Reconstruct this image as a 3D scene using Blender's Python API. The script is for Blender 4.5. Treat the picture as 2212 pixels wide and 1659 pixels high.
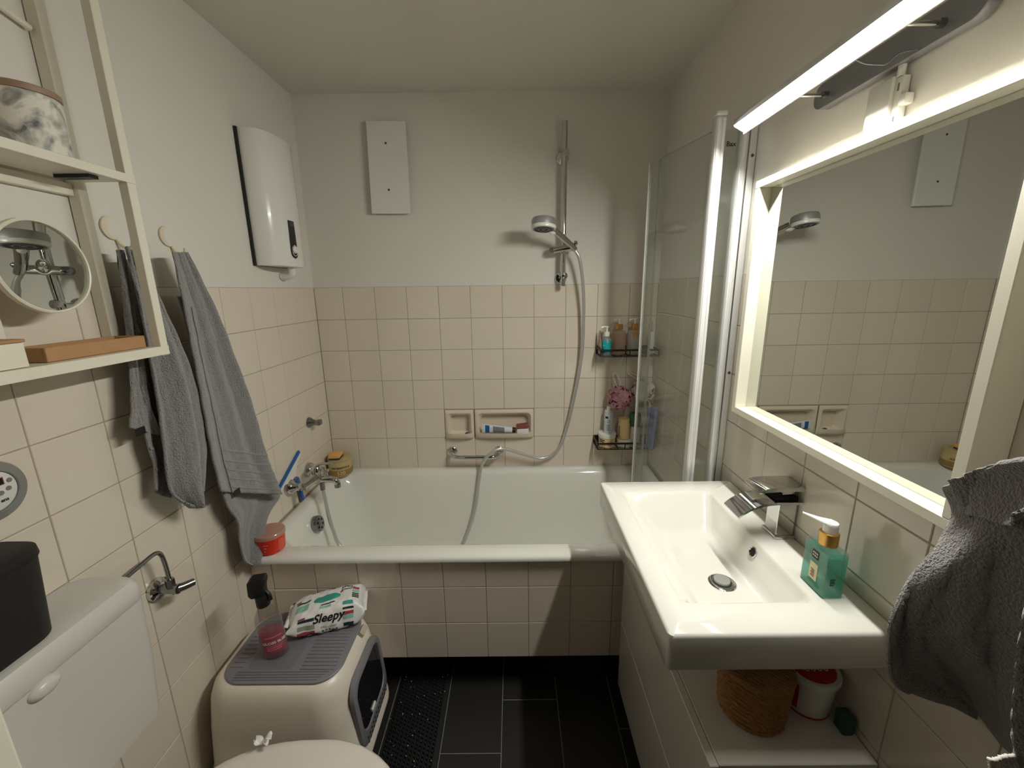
import bpy, bmesh, math, random
import numpy as np
from mathutils import Vector, Matrix
for o in list(bpy.data.objects): bpy.data.objects.remove(o, do_unlink=True)
SC = bpy.context.scene
COL = SC.collection
random.seed(7)
# ------------------------------------------------------------------ camera
FPX = 891.64                       # focal length in pixels of the 2212 x 1659 frame
CAM = Vector((0.93416, -1.98215, 1.48349))
YAW, PITCH, ROLL = 0.00547, -0.22688, 0.01372
def _rot():
    return (Matrix.Rotation(YAW, 3, 'Z') @ Matrix.Rotation(PITCH, 3, 'X') @ Matrix.Rotation(ROLL, 3, 'Y'))
RC = _rot()
cam = bpy.data.cameras.new('camera'); camo = bpy.data.objects.new('camera', cam); COL.objects.link(camo)
cam.sensor_width = 36.0; cam.lens = FPX / 2212 * 36.0; cam.clip_start = 0.02; cam.clip_end = 50
right, fwd, up = RC @ Vector((1, 0, 0)), RC @ Vector((0, 1, 0)), RC @ Vector((0, 0, 1))
M = Matrix.Identity(4)
for i in range(3):
    M[i][0], M[i][1], M[i][2], M[i][3] = right[i], up[i], -fwd[i], CAM[i]
camo.matrix_world = M
SC.camera = camo
def on(axis, val, u, v):
    """photo pixel -> point on the plane axis = val"""
    d = RC @ Vector(((u - 1106) / FPX, 1, -(v - 829.5) / FPX))
    t = (val - CAM[axis]) / d[axis]
    return CAM + d * t
# ------------------------------------------------------------------ world, light, exposure
w = bpy.data.worlds.new('world'); SC.world = w; w.use_nodes = True
w.node_tree.nodes['Background'].inputs[0].default_value = (0.60, 0.52, 0.42, 1)   # dim hall behind the open door
w.node_tree.nodes['Background'].inputs[1].default_value = 0.022
LED_STRENGTH = 262.0
LED_COLOR = (1.0, 1.0, 0.93, 1)
SC.view_settings.view_transform = 'Standard'; SC.view_settings.look = 'None'
SC.view_settings.exposure = 0.0; SC.view_settings.gamma = 1.0; SC.view_settings.use_curve_mapping = False
# ------------------------------------------------------------------ materials
def lin(c):
    return tuple((x / 255 / 12.92 if x / 255 <= .04045 else ((x / 255 + .055) / 1.055) ** 2.4) for x in c) + (1,)
def mat(name, col, rough=.5, metal=0, var=0, vscale=6, bump=0, bscale=200, coat=0, rand=0, sheen=0, emit=None, spec=.5):
    m = bpy.data.materials.new(name); m.use_nodes = True
    nt = m.node_tree; b = nt.nodes['Principled BSDF']
    b.inputs['Base Color'].default_value = lin(col); b.inputs['Roughness'].default_value = rough
    b.inputs['Metallic'].default_value = metal; b.inputs['Coat Weight'].default_value = coat
    b.inputs['Coat Roughness'].default_value = .05; b.inputs['Specular IOR Level'].default_value = spec
    b.inputs['Sheen Weight'].default_value = sheen
    tc = nt.nodes.new('ShaderNodeTexCoord')
    if var or rand:
        hs = nt.nodes.new('ShaderNodeHueSaturation'); hs.inputs['Color'].default_value = lin(col)
        add = nt.nodes.new('ShaderNodeMath'); add.operation = 'ADD'; add.inputs[0].default_value = 1 - var / 2 - rand / 2; add.inputs[1].default_value = 0
        last = add
        if var:
            n = nt.nodes.new('ShaderNodeTexNoise'); n.inputs['Scale'].default_value = vscale; n.inputs['Detail'].default_value = 4
            nt.links.new(tc.outputs['Object'], n.inputs['Vector'])
            mu = nt.nodes.new('ShaderNodeMath'); mu.operation = 'MULTIPLY'; mu.inputs[1].default_value = var
            nt.links.new(n.outputs['Fac'], mu.inputs[0]); nt.links.new(mu.outputs[0], add.inputs[1])
        if rand:
            oi = nt.nodes.new('ShaderNodeObjectInfo'); m2 = nt.nodes.new('ShaderNodeMath'); m2.operation = 'MULTIPLY_ADD'
            m2.inputs[1].default_value = rand; nt.links.new(oi.outputs['Random'], m2.inputs[0]); nt.links.new(add.outputs[0], m2.inputs[2]); last = m2
        nt.links.new(last.outputs[0], hs.inputs['Value']); nt.links.new(hs.outputs[0], b.inputs['Base Color'])
    if bump:
        n2 = nt.nodes.new('ShaderNodeTexNoise'); n2.inputs['Scale'].default_value = bscale; n2.inputs['Detail'].default_value = 3
        nt.links.new(tc.outputs['Object'], n2.inputs['Vector'])
        bp = nt.nodes.new('ShaderNodeBump'); bp.inputs['Strength'].default_value = bump; bp.inputs['Distance'].default_value = .002
        nt.links.new(n2.outputs['Fac'], bp.inputs['Height']); nt.links.new(bp.outputs[0], b.inputs['Normal'])
    if emit:
        b.inputs['Emission Color'].default_value = emit[0]; b.inputs['Emission Strength'].default_value = emit[1]
    return m
def clear(name, tint, body=.0, rough=.03, ior=1.45, bodycol=None):
    """thin clear plastic / glass: tinted see-through + diffuse body + fresnel gloss"""
    m = bpy.data.materials.new(name); m.use_nodes = True; nt = m.node_tree; nt.nodes.clear()
    out = nt.nodes.new('ShaderNodeOutputMaterial')
    tr = nt.nodes.new('ShaderNodeBsdfTransparent'); tr.inputs[0].default_value = lin(tint)
    df = nt.nodes.new('ShaderNodeBsdfDiffuse'); df.inputs[0].default_value = lin(bodycol or tint)
    gl = nt.nodes.new('ShaderNodeBsdfGlossy'); gl.inputs['Roughness'].default_value = rough; gl.inputs[0].default_value = (1, 1, 1, 1)
    a = nt.nodes.new('ShaderNodeMixShader'); a.inputs[0].default_value = body
    tl = nt.nodes.new('ShaderNodeBsdfTranslucent'); tl.inputs[0].default_value = lin(bodycol or tint)
    dm = nt.nodes.new('ShaderNodeMixShader'); dm.inputs[0].default_value = .5; nt.links.new(df.outputs[0], dm.inputs[1]); nt.links.new(tl.outputs[0], dm.inputs[2])
    nt.links.new(tr.outputs[0], a.inputs[1]); nt.links.new(dm.outputs[0], a.inputs[2])
    lw = nt.nodes.new('ShaderNodeLayerWeight'); lw.inputs[0].default_value = .5
    pw = nt.nodes.new('ShaderNodeMath'); pw.operation = 'POWER'; pw.inputs[1].default_value = 5; nt.links.new(lw.outputs['Facing'], pw.inputs[0])
    f0 = ((ior - 1) / (ior + 1)) ** 2; ma = nt.nodes.new('ShaderNodeMath'); ma.operation = 'MULTIPLY_ADD'; ma.inputs[1].default_value = .9; ma.inputs[2].default_value = f0
    nt.links.new(pw.outputs[0], ma.inputs[0])
    b = nt.nodes.new('ShaderNodeMixShader'); nt.links.new(ma.outputs[0], b.inputs[0])
    nt.links.new(a.outputs[0], b.inputs[1]); nt.links.new(gl.outputs[0], b.inputs[2]); nt.links.new(b.outputs[0], out.inputs[0])
    return m
MT = dict(
    paint=mat('white_paint', (226, 221, 212), .85, bump=.15, bscale=90, var=.03, vscale=3),
    ceil=mat('ceiling_paint', (222, 217, 207), .9, bump=.1, bscale=60),
    tile=mat('beige_tile', (224, 213, 196), .14, rand=.05, var=.03, vscale=12, bump=.10, bscale=18, coat=.3),
    tileR=mat('greige_tile', (212, 203, 188), .14, rand=.05, var=.03, vscale=12, bump=.10, bscale=18, coat=.3),
    tileA=mat('apron_tile', (222, 209, 193), .14, rand=.05, var=.03, vscale=12, bump=.10, bscale=18, coat=.3),
    grout=mat('grout', (172, 159, 138), .9, var=.12, vscale=9),
    groutb=mat('floor_grout', (128, 126, 120), .9),
    black_tile=mat('black_floor_tile', (38, 36, 33), .42, rand=.12, var=.1, vscale=25, bump=.05, bscale=60),
    black_plinth=mat('black_plinth', (40, 36, 32), .55),
    enamel=mat('white_enamel', (232, 231, 222), .08, coat=.5),
    ceramic=mat('white_ceramic', (230, 227, 218), .07, coat=.5),
    ceramic_b=mat('beige_ceramic', (226, 212, 192), .2, coat=.4),
    wplastic=mat('white_plastic', (232, 230, 222), .3),
    wplastic2=mat('white_abs', (236, 234, 228), .22, coat=.3),
    wgloss=mat('white_gloss_front', (222, 216, 207), .15, coat=.5),
    wwood=mat('white_lacquer', (232, 226, 208), .35, var=.03, vscale=20),
    chrome=mat('chrome', (205, 205, 205), .06, 1),
    chrome_d=mat('chrome_brushed', (150, 151, 153), .22, 1),
    plate=mat('satin_metal_plate', (150, 150, 154), .34, .75),
    gold=mat('gold_metal', (206, 160, 84), .3, .8),
    alu=mat('white_aluminium', (228, 228, 226), .25, .25),
    black=mat('black_plastic', (16, 16, 17), .45),
    blackm=mat('black_matt_bin', (24, 23, 22), .55, bump=.1, bscale=400),
    blackw=mat('black_wire', (14, 14, 15), .5),
    grey=mat('grey_plastic', (128, 124, 130), .4, var=.06, vscale=30),
    greyd=mat('dark_grey_plastic', (92, 92, 98), .35),
    smoke=clear('smoked_flap', (95, 97, 102), .45, bodycol=(70, 72, 78)),
    litter=mat('white_litter_box', (232, 222, 206), .32, var=.02, vscale=9),
    wood=mat('bamboo', (176, 134, 92), .5, var=.25, vscale=40),
    woodl=mat('pale_wood_lid', (150, 122, 100), .55, var=.15, vscale=30),
    orange=mat('orange_red_plastic', (222, 52, 20), .3),
    redlabel=mat('red_print', (188, 30, 40), .4),
    maroon=mat('maroon_plastic', (140, 72, 74), .35),
    teal=mat('teal_print', (60, 160, 146), .35), tealp=mat('pale_teal_print', (150, 200, 184), .45),
    tealn=mat('navy_print', (24, 52, 66), .45), ink=mat('black_ink', (20, 20, 22), .5),
    rose=mat('rose_print', (176, 60, 74), .45), sage=mat('sage_print', (150, 160, 136), .5),
    foil=mat('white_film', (236, 234, 230), .32, bump=.3, bscale=30),
    blue=mat('blue_rubber', (22, 92, 160), .5),
    spongey=mat('yellow_sponge', (240, 178, 96), .95, bump=1, bscale=300), spongeb=mat('blue_scourer', (50, 62, 92), .95, bump=1, bscale=400),
    green=mat('dark_green_sponge', (52, 84, 70), .9, bump=.6, bscale=300),
    jarb=mat('tan_jar', (190, 168, 120), .4), jarb2=mat('dark_gold_band', (150, 120, 66), .4), cream=mat('cream_print', (230, 212, 170), .5),
    butter=mat('butter_jar', (238, 205, 150), .35), yellowb=mat('yellow_bottle', (226, 196, 142), .3),
    bluew=mat('pale_blue_bottle', (214, 224, 230), .3), cyan=mat('turquoise_label', (20, 168, 170), .4), pinkl=mat('pink_print', (238, 130, 140), .4),
    pinkcard=mat('pink_pouch', (190, 140, 135), .4),
    loofah=mat('pink_netting', (206, 150, 164), .7), loofw=mat('white_netting', (222, 214, 204), .7), bluecloth=mat('blue_grey_cloth', (120, 128, 158), .9),
    cord=mat('white_cord', (232, 228, 220), .7),
    rubber=mat('litter_mat_rubber', (20, 20, 21), .75), crumb=mat('litter_crumb', (210, 208, 202), .8),
    seat=mat('toilet_lid', (226, 216, 206), .28, coat=.2),
    lcd=mat('lcd', (26, 34, 24), .2), face=mat('radio_face', (222, 220, 212), .35), ring=mat('silver_ring', (152, 154, 152), .3, .5),
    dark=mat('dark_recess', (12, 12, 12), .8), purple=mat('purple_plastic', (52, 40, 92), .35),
    mirror=mat('mirror_silver', (216, 219, 214), .0, 1),
    screw=mat('screw', (110, 104, 96), .35, .8),
    glass=clear('screen_glass', (247, 249, 248), .045, .02, 1.5, (180, 182, 172)),
    glassedge=mat('screen_glass_edge', (176, 190, 180), .15),
    tealliq=clear('teal_liquid', (176, 238, 226), .24, .03, 1.45, (120, 236, 216)),
    clearp=clear('clear_plastic', (232, 232, 230), .10, .03),
    pinkliq=clear('pink_liquid', (244, 205, 214), .30, .05, 1.4, (226, 156, 176)),
    peach=clear('peach_bottle', (238, 220, 208), .6, .05, 1.45, (232, 210, 194)), milk=clear('milky_bottle', (224, 220, 212), .7, .05, 1.45, (224, 220, 212)),
    amberlab=mat('kraft_tag', (180, 130, 60), .6),
    frosted=clear('frosted_clear', (225, 235, 235), .35, .2),
    led=mat('led_diffuser', (255, 250, 240), .5, emit=(LED_COLOR, LED_STRENGTH)),
)
def towel_mat(name, col):
    m = mat(name, col, .95, sheen=.4, var=.5, vscale=230)
    nt = m.node_tree; b = nt.nodes['Principled BSDF']; tc = nt.nodes['Texture Coordinate']
    v = nt.nodes.new('ShaderNodeTexNoise'); v.inputs['Scale'].default_value = 300; v.inputs['Detail'].default_value = 2
    nt.links.new(tc.outputs['Object'], v.inputs['Vector'])
    bp = nt.nodes.new('ShaderNodeBump'); bp.inputs['Strength'].default_value = 1; bp.inputs['Distance'].default_value = .006
    nt.links.new(v.outputs['Fac'], bp.inputs['Height']); nt.links.new(bp.outputs[0], b.inputs['Normal'])
    return m
MT['towel'] = towel_mat('grey_terry', (146, 144, 142)); MT['towelb'] = towel_mat('grey_plush', (132, 127, 124))
MT['hem'] = mat('grey_hem_weave', (150, 149, 148), .9, var=.1, vscale=300)
def marble():
    m = mat('marble_glaze', (226, 220, 208), .25, coat=.4); nt = m.node_tree; b = nt.nodes['Principled BSDF']
    tc = nt.nodes['Texture Coordinate']; n = nt.nodes.new('ShaderNodeTexNoise')
    n.inputs['Scale'].default_value = 22; n.inputs['Detail'].default_value = 8; n.inputs['Distortion'].default_value = 1.6
    nt.links.new(tc.outputs['Object'], n.inputs['Vector'])
    r = nt.nodes.new('ShaderNodeValToRGB'); r.color_ramp.elements[0].position = .33; r.color_ramp.elements[0].color = lin((112, 114, 114))
    r.color_ramp.elements[1].position = .56; r.color_ramp.elements[1].color = lin((232, 226, 214))
    nt.links.new(n.outputs['Fac'], r.inputs[0]); nt.links.new(r.outputs[0], b.inputs['Base Color']); return m
MT['marble'] = marble()
def weave():
    m = mat('woven_seagrass', (176, 126, 74), .85, var=.6, vscale=90); nt = m.node_tree; b = nt.nodes['Principled BSDF']
    tc = nt.nodes['Texture Coordinate']; wv = nt.nodes.new('ShaderNodeTexWave'); wv.inputs['Scale'].default_value = 60; wv.inputs['Distortion'].default_value = 6
    wv.bands_direction = 'DIAGONAL'; nt.links.new(tc.outputs['Object'], wv.inputs['Vector'])
    bp = nt.nodes.new('ShaderNodeBump'); bp.inputs['Strength'].default_value = .8; bp.inputs['Distance'].default_value = .004
    nt.links.new(wv.outputs['Fac'], bp.inputs['Height']); nt.links.new(bp.outputs[0], b.inputs['Normal']); return m
MT['weave'] = weave()
# ------------------------------------------------------------------ builders
WL = {}
def thing(name, label, cat, loc=(0, 0, 0), rot=(0, 0, 0), group=None):
    o = bpy.data.objects.new(name, None); COL.objects.link(o); o.empty_display_size = .03
    o.location = loc; o.rotation_euler = rot; o['label'] = label; o['category'] = cat
    if group: o['group'] = group
    WL[o.name] = Vector(loc); return o
def obj(name, bm, m, parent=None, smooth=35, w=True, loc=(0, 0, 0), rot=(0, 0, 0), label=None, cat=None, group=None, kind=None, solid=0, recalc=True):
    """bm -> one mesh object. w: vertices are in room coordinates (parent not rotated); else local to parent"""
    if recalc: bmesh.ops.recalc_face_normals(bm, faces=bm.faces)
    me = bpy.data.meshes.new(name)
    if w:
        vs = [v.co for v in bm.verts]
        lo = Vector([min(v[i] for v in vs) for i in range(3)]); hi = Vector([max(v[i] for v in vs) for i in range(3)])
        c = (lo + hi) / 2
        if parent is None: c.z = lo.z
        for v in bm.verts: v.co -= c
    bm.to_mesh(me); bm.free()
    if m: me.materials.append(m)
    o = bpy.data.objects.new(name, me); COL.objects.link(o)
    if smooth:
        me.polygons.foreach_set('use_smooth', [True] * len(me.polygons)); me.set_sharp_from_angle(angle=math.radians(smooth))
    if w:
        WL[o.name] = c.copy(); o.location = c - (WL[parent.name] if parent else Vector())
    else:
        o.location = loc; o.rotation_euler = rot
    if parent: o.parent = parent
    if label: o['label'] = label
    if cat: o['category'] = cat
    if group: o['group'] = group
    if kind: o['kind'] = kind
    if solid:
        md = o.modifiers.new('thickness', 'SOLIDIFY'); md.thickness = solid; md.offset = 0
    return o
def B(): return bmesh.new()
def join(bm, src, mtx=None):
    me = bpy.data.meshes.new('t'); src.to_mesh(me); src.free()
    if mtx: me.transform(mtx)
    bm.from_mesh(me); bpy.data.meshes.remove(me); return bm
def box(x0, x1, y0, y1, z0, z1, bev=0, seg=2, bm=None, mtx=None):
    t = B(); bmesh.ops.create_cube(t, size=1)
    for v in t.verts:
        v.co = Vector(((x0 + x1) / 2 + v.co.x * abs(x1 - x0), (y0 + y1) / 2 + v.co.y * abs(y1 - y0), (z0 + z1) / 2 + v.co.z * abs(z1 - z0)))
    if bev: bmesh.ops.bevel(t, geom=t.edges[:], offset=bev, segments=seg, profile=.5, affect='EDGES')
    return join(bm if bm is not None else B(), t, mtx)
def ringv(bm, pts): return [bm.verts.new(p) for p in pts]
def loft(rings, cap0=True, cap1=True, bm=None, closed=True):
    bm = bm if bm is not None else B(); R = [ringv(bm, r) for r in rings]; n = len(R[0])
    for a, b in zip(R, R[1:]):
        for i in range(n if closed else n - 1):
            j = (i + 1) % n
            try: bm.faces.new((a[i], a[j], b[j], b[i]))
            except ValueError: pass
    if cap0: bm.faces.new(R[0][::-1])
    if cap1: bm.faces.new(R[-1])
    return bm
def frame(d):
    d = Vector(d).normalized(); a = Vector((0, 0, 1)) if abs(d.z) < .9 else Vector((1, 0, 0))
    x = d.cross(a).normalized(); return x, d.cross(x).normalized()
def cyl(p0, p1, r0, r1=None, n=24, bm=None, cap=True):
    p0, p1 = Vector(p0), Vector(p1); r1 = r0 if r1 is None else r1; x, y = frame(p1 - p0)
    rg = [[p + (x * math.cos(2 * math.pi * i / n) + y * math.sin(2 * math.pi * i / n)) * r for i in range(n)] for p, r in ((p0, r0), (p1, r1))]
    return loft(rg, cap, cap, bm)
def lathe(prof, c=(0, 0, 0), axis=(0, 0, 1), n=32, bm=None, cap0=True, cap1=True, sx=1, sy=1):
    """prof: (radius, height) pairs along axis"""
    c = Vector(c); ax = Vector(axis).normalized()
    if abs(ax.z) > .999: x, y = Vector((1, 0, 0)), Vector((0, 1, 0)) * (1 if ax.z > 0 else -1)
    else: x, y = frame(ax)
    rg = [[c + ax * h + x * (r * sx * math.cos(2 * math.pi * i / n)) + y * (r * sy * math.sin(2 * math.pi * i / n)) for i in range(n)] for r, h in prof]
    return loft(rg, cap0, cap1, bm)
def crom(pts, k=8):
    pts = [Vector(p) for p in pts]
    if k <= 1: return pts
    P = [2 * pts[0] - pts[1]] + pts + [2 * pts[-1] - pts[-2]]; out = []
    for i in range(1, len(P) - 2):
        a, b, c, d = P[i - 1:i + 3]
        for s in range(k):
            t = s / k
            out.append(.5 * ((2 * b) + (c - a) * t + (2 * a - 5 * b + 4 * c - d) * t * t + (3 * b - a - 3 * c + d) * t ** 3))
    return out + [pts[-1]]
def tube(pts, r, n=10, k=8, bm=None, flat=1):
    pts = crom(pts, k); rg = []; pv = None
    for i, p in enumerate(pts):
        d = (pts[min(i + 1, len(pts) - 1)] - pts[max(i - 1, 0)]).normalized()
        if pv is None: x, y = frame(d)
        else:
            x = (pv - d * pv.dot(d)).normalized(); y = d.cross(x).normalized()
        pv = x; rr = r(i / (len(pts) - 1)) if callable(r) else r
        rg.append([p + x * rr * math.cos(2 * math.pi * j / n) + y * rr * flat * math.sin(2 * math.pi * j / n) for j in range(n)])
    return loft(rg, True, True, bm)
def rrect(x0, x1, y0, y1, r, k=6):
    r = min(r, (x1 - x0) / 2 - 1e-5, (y1 - y0) / 2 - 1e-5); out = []
    for cx, cy, a in ((x1 - r, y1 - r, 0), (x0 + r, y1 - r, 90), (x0 + r, y0 + r, 180), (x1 - r, y0 + r, 270)):
        for i in range(k + 1):
            t = math.radians(a + 90 * i / k); out.append((cx + r * math.cos(t), cy + r * math.sin(t)))
    return out
def rr3(x0, x1, y0, y1, r, z, k=6): return [Vector((x, y, z)) for x, y in rrect(x0, x1, y0, y1, r, k)]
def prism(poly, to3, d0, d1, bm=None, bev=0):
    """poly 2D, to3(a, b, d) -> point"""
    t = loft([[Vector(to3(a, b, d)) for a, b in poly] for d in (d0, d1)])
    if bev:
        bmesh.ops.recalc_face_normals(t, faces=t.faces)
        bmesh.ops.bevel(t, geom=[e for e in t.edges if len(e.link_faces) == 2 and e.calc_face_angle(0) > .6], offset=bev, segments=2, profile=.5, affect='EDGES')
    return join(bm, t) if bm is not None else t
def grid(nu, nv, f, bm=None):
    bm = bm if bm is not None else B()
    V = [[bm.verts.new(f(i / nu, j / nv)) for i in range(nu + 1)] for j in range(nv + 1)]
    for j in range(nv):
        for i in range(nu): bm.faces.new((V[j][i], V[j][i + 1], V[j + 1][i + 1], V[j + 1][i]))
    return bm
def text_bm(s, size, f, shear=0, bold=0, ext=0):
    """text outline as mesh, centred, each vertex mapped by f(x, y, depth)"""
    cu = bpy.data.curves.new('txt', 'FONT'); cu.body = s; cu.size = size; cu.align_x = 'CENTER'; cu.align_y = 'CENTER'
    cu.shear = shear; cu.offset = bold; cu.extrude = ext; cu.resolution_u = 3
    o = bpy.data.objects.new('txt', cu); COL.objects.link(o); bpy.context.view_layer.update()
    me = bpy.data.meshes.new_from_object(o.evaluated_get(bpy.context.evaluated_depsgraph_get()))
    bm = B(); bm.from_mesh(me); bpy.data.objects.remove(o); bpy.data.meshes.remove(me); bpy.data.curves.remove(cu)
    for v in bm.verts: v.co = Vector(f(v.co.x, v.co.y, v.co.z))
    return bm
def copy_tree(o, parent=None):
    c = o.copy(); COL.objects.link(c); c.parent = parent; WL[c.name] = WL.get(o.name, Vector()).copy()
    for ch in list(o.children): copy_tree(ch, c)
    return c
# ================================================================== THE ROOM
XR, H, YF, ZT = 1.614, 2.30, -1.65, 1.50
G = .0022                                       # joint width
def struct(name, bm, m, parent=None, smooth=0, label=None):
    o = obj(name, bm, m, parent, smooth=smooth, kind='structure', label=label)
    return o
_tm = {}
def tiles(parent, m, normal, face, la, lb, name='wall_tile', thick=.006, skip=None, bev=.0012, proud=None, g=G):
    """one object per tile between joint lines la (horizontal run) and lb (height, or depth on the floor)"""
    for i in range(len(la) - 1):
        for j in range(len(lb) - 1):
            a0, a1, b0, b1 = la[i] + g / 2, la[i + 1] - g / 2, lb[j] + g / 2, lb[j + 1] - g / 2
            if a1 - a0 < .004 or b1 - b0 < .004: continue
            if skip and skip(i, j, (a0 + a1) / 2, (b0 + b1) / 2): continue
            ds = face - (proud(i, j) if proud else 0) * (1 if normal[1] == '-' else -1)
            key = (m.name, normal, round(a1 - a0, 4), round(b1 - b0, 4), thick)
            if key not in _tm:
                A, Bh, t = (a1 - a0) / 2, (b1 - b0) / 2, thick / 2
                d = {'y': (A, t, Bh), 'x': (t, A, Bh), 'z': (A, Bh, t)}[normal[0]]
                t_ = box(-d[0], d[0], -d[1], d[1], -d[2], d[2], bev, 1)
                me = bpy.data.meshes.new(name); bmesh.ops.recalc_face_normals(t_, faces=t_.faces); t_.to_mesh(me); t_.free(); me.materials.append(m); _tm[key] = me
            o = bpy.data.objects.new(name, _tm[key]); COL.objects.link(o)
            s = 1 if normal[1] == '+' else -1
            ca, cb, cd = (a0 + a1) / 2, (b0 + b1) / 2, ds - s * thick / 2
            p = {'y': (ca, cd, cb), 'x': (cd, ca, cb), 'z': (ca, cb, cd)}[normal[0]]
            o.parent = parent; o.location = Vector(p) - WL[parent.name]
def steps(start, stop, step, lo, hi):
    out = [lo]; k = start
    while k < hi - 1e-6:
        if k > lo + 1e-6: out.append(k)
        k += step
    return out + [hi]
T = .15
# --- floor
floor = struct('floor', box(-.15, XR + .15, -3.2, .12, -.10, -.0015), MT['groutb'])
fx = [-.12] + [.0705 + .2015 * k for k in range(8)] + [XR + .13]
joint = {0: -.63, 1: -.80, 2: -.58, 3: -.82, 4: -.935, 5: -.755, 6: -.605, 7: -.86, 8: -.7}
for i in range(len(fx) - 1):
    ys = sorted([joint[i] + .4 * k for k in range(-6, 3) if -3.1 < joint[i] + .4 * k < 0] + [-3.2, .0])
    tiles(floor, MT['black_tile'], 'z+', 0.0, [fx[i], fx[i + 1]], ys, 'floor_tile', .008, bev=.0008, g=.003)
# --- ceiling
struct('ceiling', box(-.15, XR + .15, YF - .02, .15, H, H + .1), MT['ceil'])
# --- back wall
wb = struct('wall_back', box(-.12, XR + .12, .0008, .14, ZT - .0, H + .05), MT['paint'])
gbm = box(-.12, XR + .12, .05, .14, 0, ZT)
for a_ in ((-.12, .584, 0, ZT), (1.030, XR + .12, 0, ZT), (.584, 1.030, 0, .749), (.584, 1.030, .896, ZT), (.730, .734, .749, .896)):
    box(a_[0], a_[1], .0018, .05, a_[2], a_[3], bm=gbm)
struct('grout_bed', gbm, MT['grout'], wb)
bx = steps(.1321, 0, T, 0, XR)
zb = [.588] + [ZT - T * k for k in range(5, -1, -1)]
def skip_back(i, j, x, z):                      # two ceramic dishes replace three tiles
    return .735 < z < .9 and .58 < x < 1.04
tiles(wb, MT['tile'], 'y-', 0.0, bx, zb, skip=skip_back)
# --- left wall
wl = struct('wall_left', box(-.14, -.0008, -3.2, .12, ZT, H + .05), MT['paint'])
struct('grout_bed', box(-.14, -.0018, -3.2, .12, 0, ZT), MT['grout'], wl)
ly = sorted([-.1876 - T * k for k in range(0, 10)] + [0, YF])
lz = [ZT - T * k for k in range(10, -1, -1)]
tiles(wl, MT['tile'], 'x+', 0.0, ly, lz, skip=lambda i, j, y, z: y > -.7 and z < .55)
# --- right wall
wr = struct('wall_right', box(XR + .0008, XR + .14, -3.2, .12, 1.5154, H + .05), MT['paint'])
struct('grout_bed', box(XR + .0018, XR + .14, -3.2, .12, 0, 1.5154), MT['grout'], wr)
ry = sorted([-.778 - T * k for k in range(-5, 6)] + [0, YF])
rz = [0] + [1.5154 - T * k for k in range(10, -1, -1)]
tiles(wr, MT['tileR'], 'x-', XR, ry, rz, skip=lambda i, j, y, z: y > -.7 and z < .55)
# --- front wall with the open doorway the photograph is taken from
wf = struct('wall_front', box(-.12, .33, YF - .12, YF, 0, H), MT['paint'])
struct('wall_front', box(1.60, XR + .12, YF - .12, YF, 0, H), MT['paint'])
struct('wall_front', box(.33, 1.60, YF - .12, YF, 2.05, H), MT['paint'])
struct('trim_1', box(.33, .412, YF - .135, YF + .0, 0, 2.05, .003), MT['wwood'], label='cream painted door frame at the left edge')
struct('trim_2', box(1.545, 1.60, YF - .135, YF + .0, 0, 2.05, .003), MT['wwood'])
struct('trim_3', box(.412, 1.545, YF - .135, YF + .0, 1.97, 2.05, .003), MT['wwood'])
# --- tiled tub front
AY = -.72
wa = struct('wall_apron', box(0.0, XR, AY + .0018, AY + .03, .157, .572), MT['grout'])
ax_ = steps(.0749, 0, T, 0, XR)
az = [.1555, .3054, .4554, .5725]
tiles(wa, MT['tileA'], 'y-', AY, ax_, az, proud=lambda i, j: .004 if (i, j) == (1, 1) else 0)
struct('plinth', box(1.045, XR, -.665, -.40, 0.0, .1555), MT['black_plinth'], wa)
tiles(wa, MT['black_tile'], 'y-', -.668, [1.045, 1.27, 1.47, XR], [0.001, .1555], 'plinth_tile', bev=.0008)
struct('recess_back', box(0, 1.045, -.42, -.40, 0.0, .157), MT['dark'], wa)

# ================================================================== BATHTUB
tub = thing('bathtub', 'long white enamel bathtub built in behind the tiled front', 'bathtub', (.8, -.37, 0))
x0, x1, y0, y1 = .002, XR - .002, -.747, -.002
R = [rr3(x0 + .004, x1 - .004, y0 + .012, y1, .012, .573, 8), rr3(x0, x1, y0 + .002, y1, .014, .574, 8), rr3(x0, x1, y0, y1, .016, .583, 8),
     rr3(x0 + .001, x1 - .001, y0 + .005, y1, .016, .592, 8), rr3(x0 + .006, x1 - .006, y0 + .016, y1 - .004, .016, .595, 8),
     rr3(.030, x1 - .05, -.672, -.034, .075, .590, 8), rr3(.042, x1 - .066, -.660, -.046, .085, .585, 8), rr3(.052, x1 - .085, -.650, -.056, .095, .570, 8),
     rr3(.070, x1 - .12, -.638, -.068, .11, .50, 8), rr3(.105, x1 - .19, -.618, -.088, .12, .34, 8), rr3(.135, x1 - .25, -.60, -.106, .12, .24, 8),
     rr3(.165, x1 - .31, -.575, -.13, .12, .195, 8), rr3(.23, x1 - .4, -.53, -.18, .1, .18, 8)]
obj('shell', loft(R, False, True), MT['enamel'], tub, 50)
# overflow rosette on the sloping head end
def xw(z): return .070 + (.50 - z) / .16 * .035
oc = Vector((xw(.505) + .004, -.385, .505)); oax = Vector((1, 0, .22)).normalized()
ov = obj('overflow_rosette', lathe([(.036, -.004), (.036, .010), (.033, .018), (.0, .020)], oc, oax, 32, cap1=False), MT['chrome_d'], tub)
ob = B(); ux, uy = frame(oax)
for a in range(6):
    t = math.radians(60 * a + 30); c = oc + oax * .0192 + (ux * math.cos(t) + uy * math.sin(t)) * .020
    lathe([(.006, 0), (.006, .0012)], c, oax, 3, bm=ob)
obj('overflow_holes', ob, MT['dark'], ov, 0)
obj('drain', lathe([(.03, .181), (.03, .184), (0, .186)], (.32, -.355, 0), cap1=False), MT['chrome'], tub)

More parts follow.
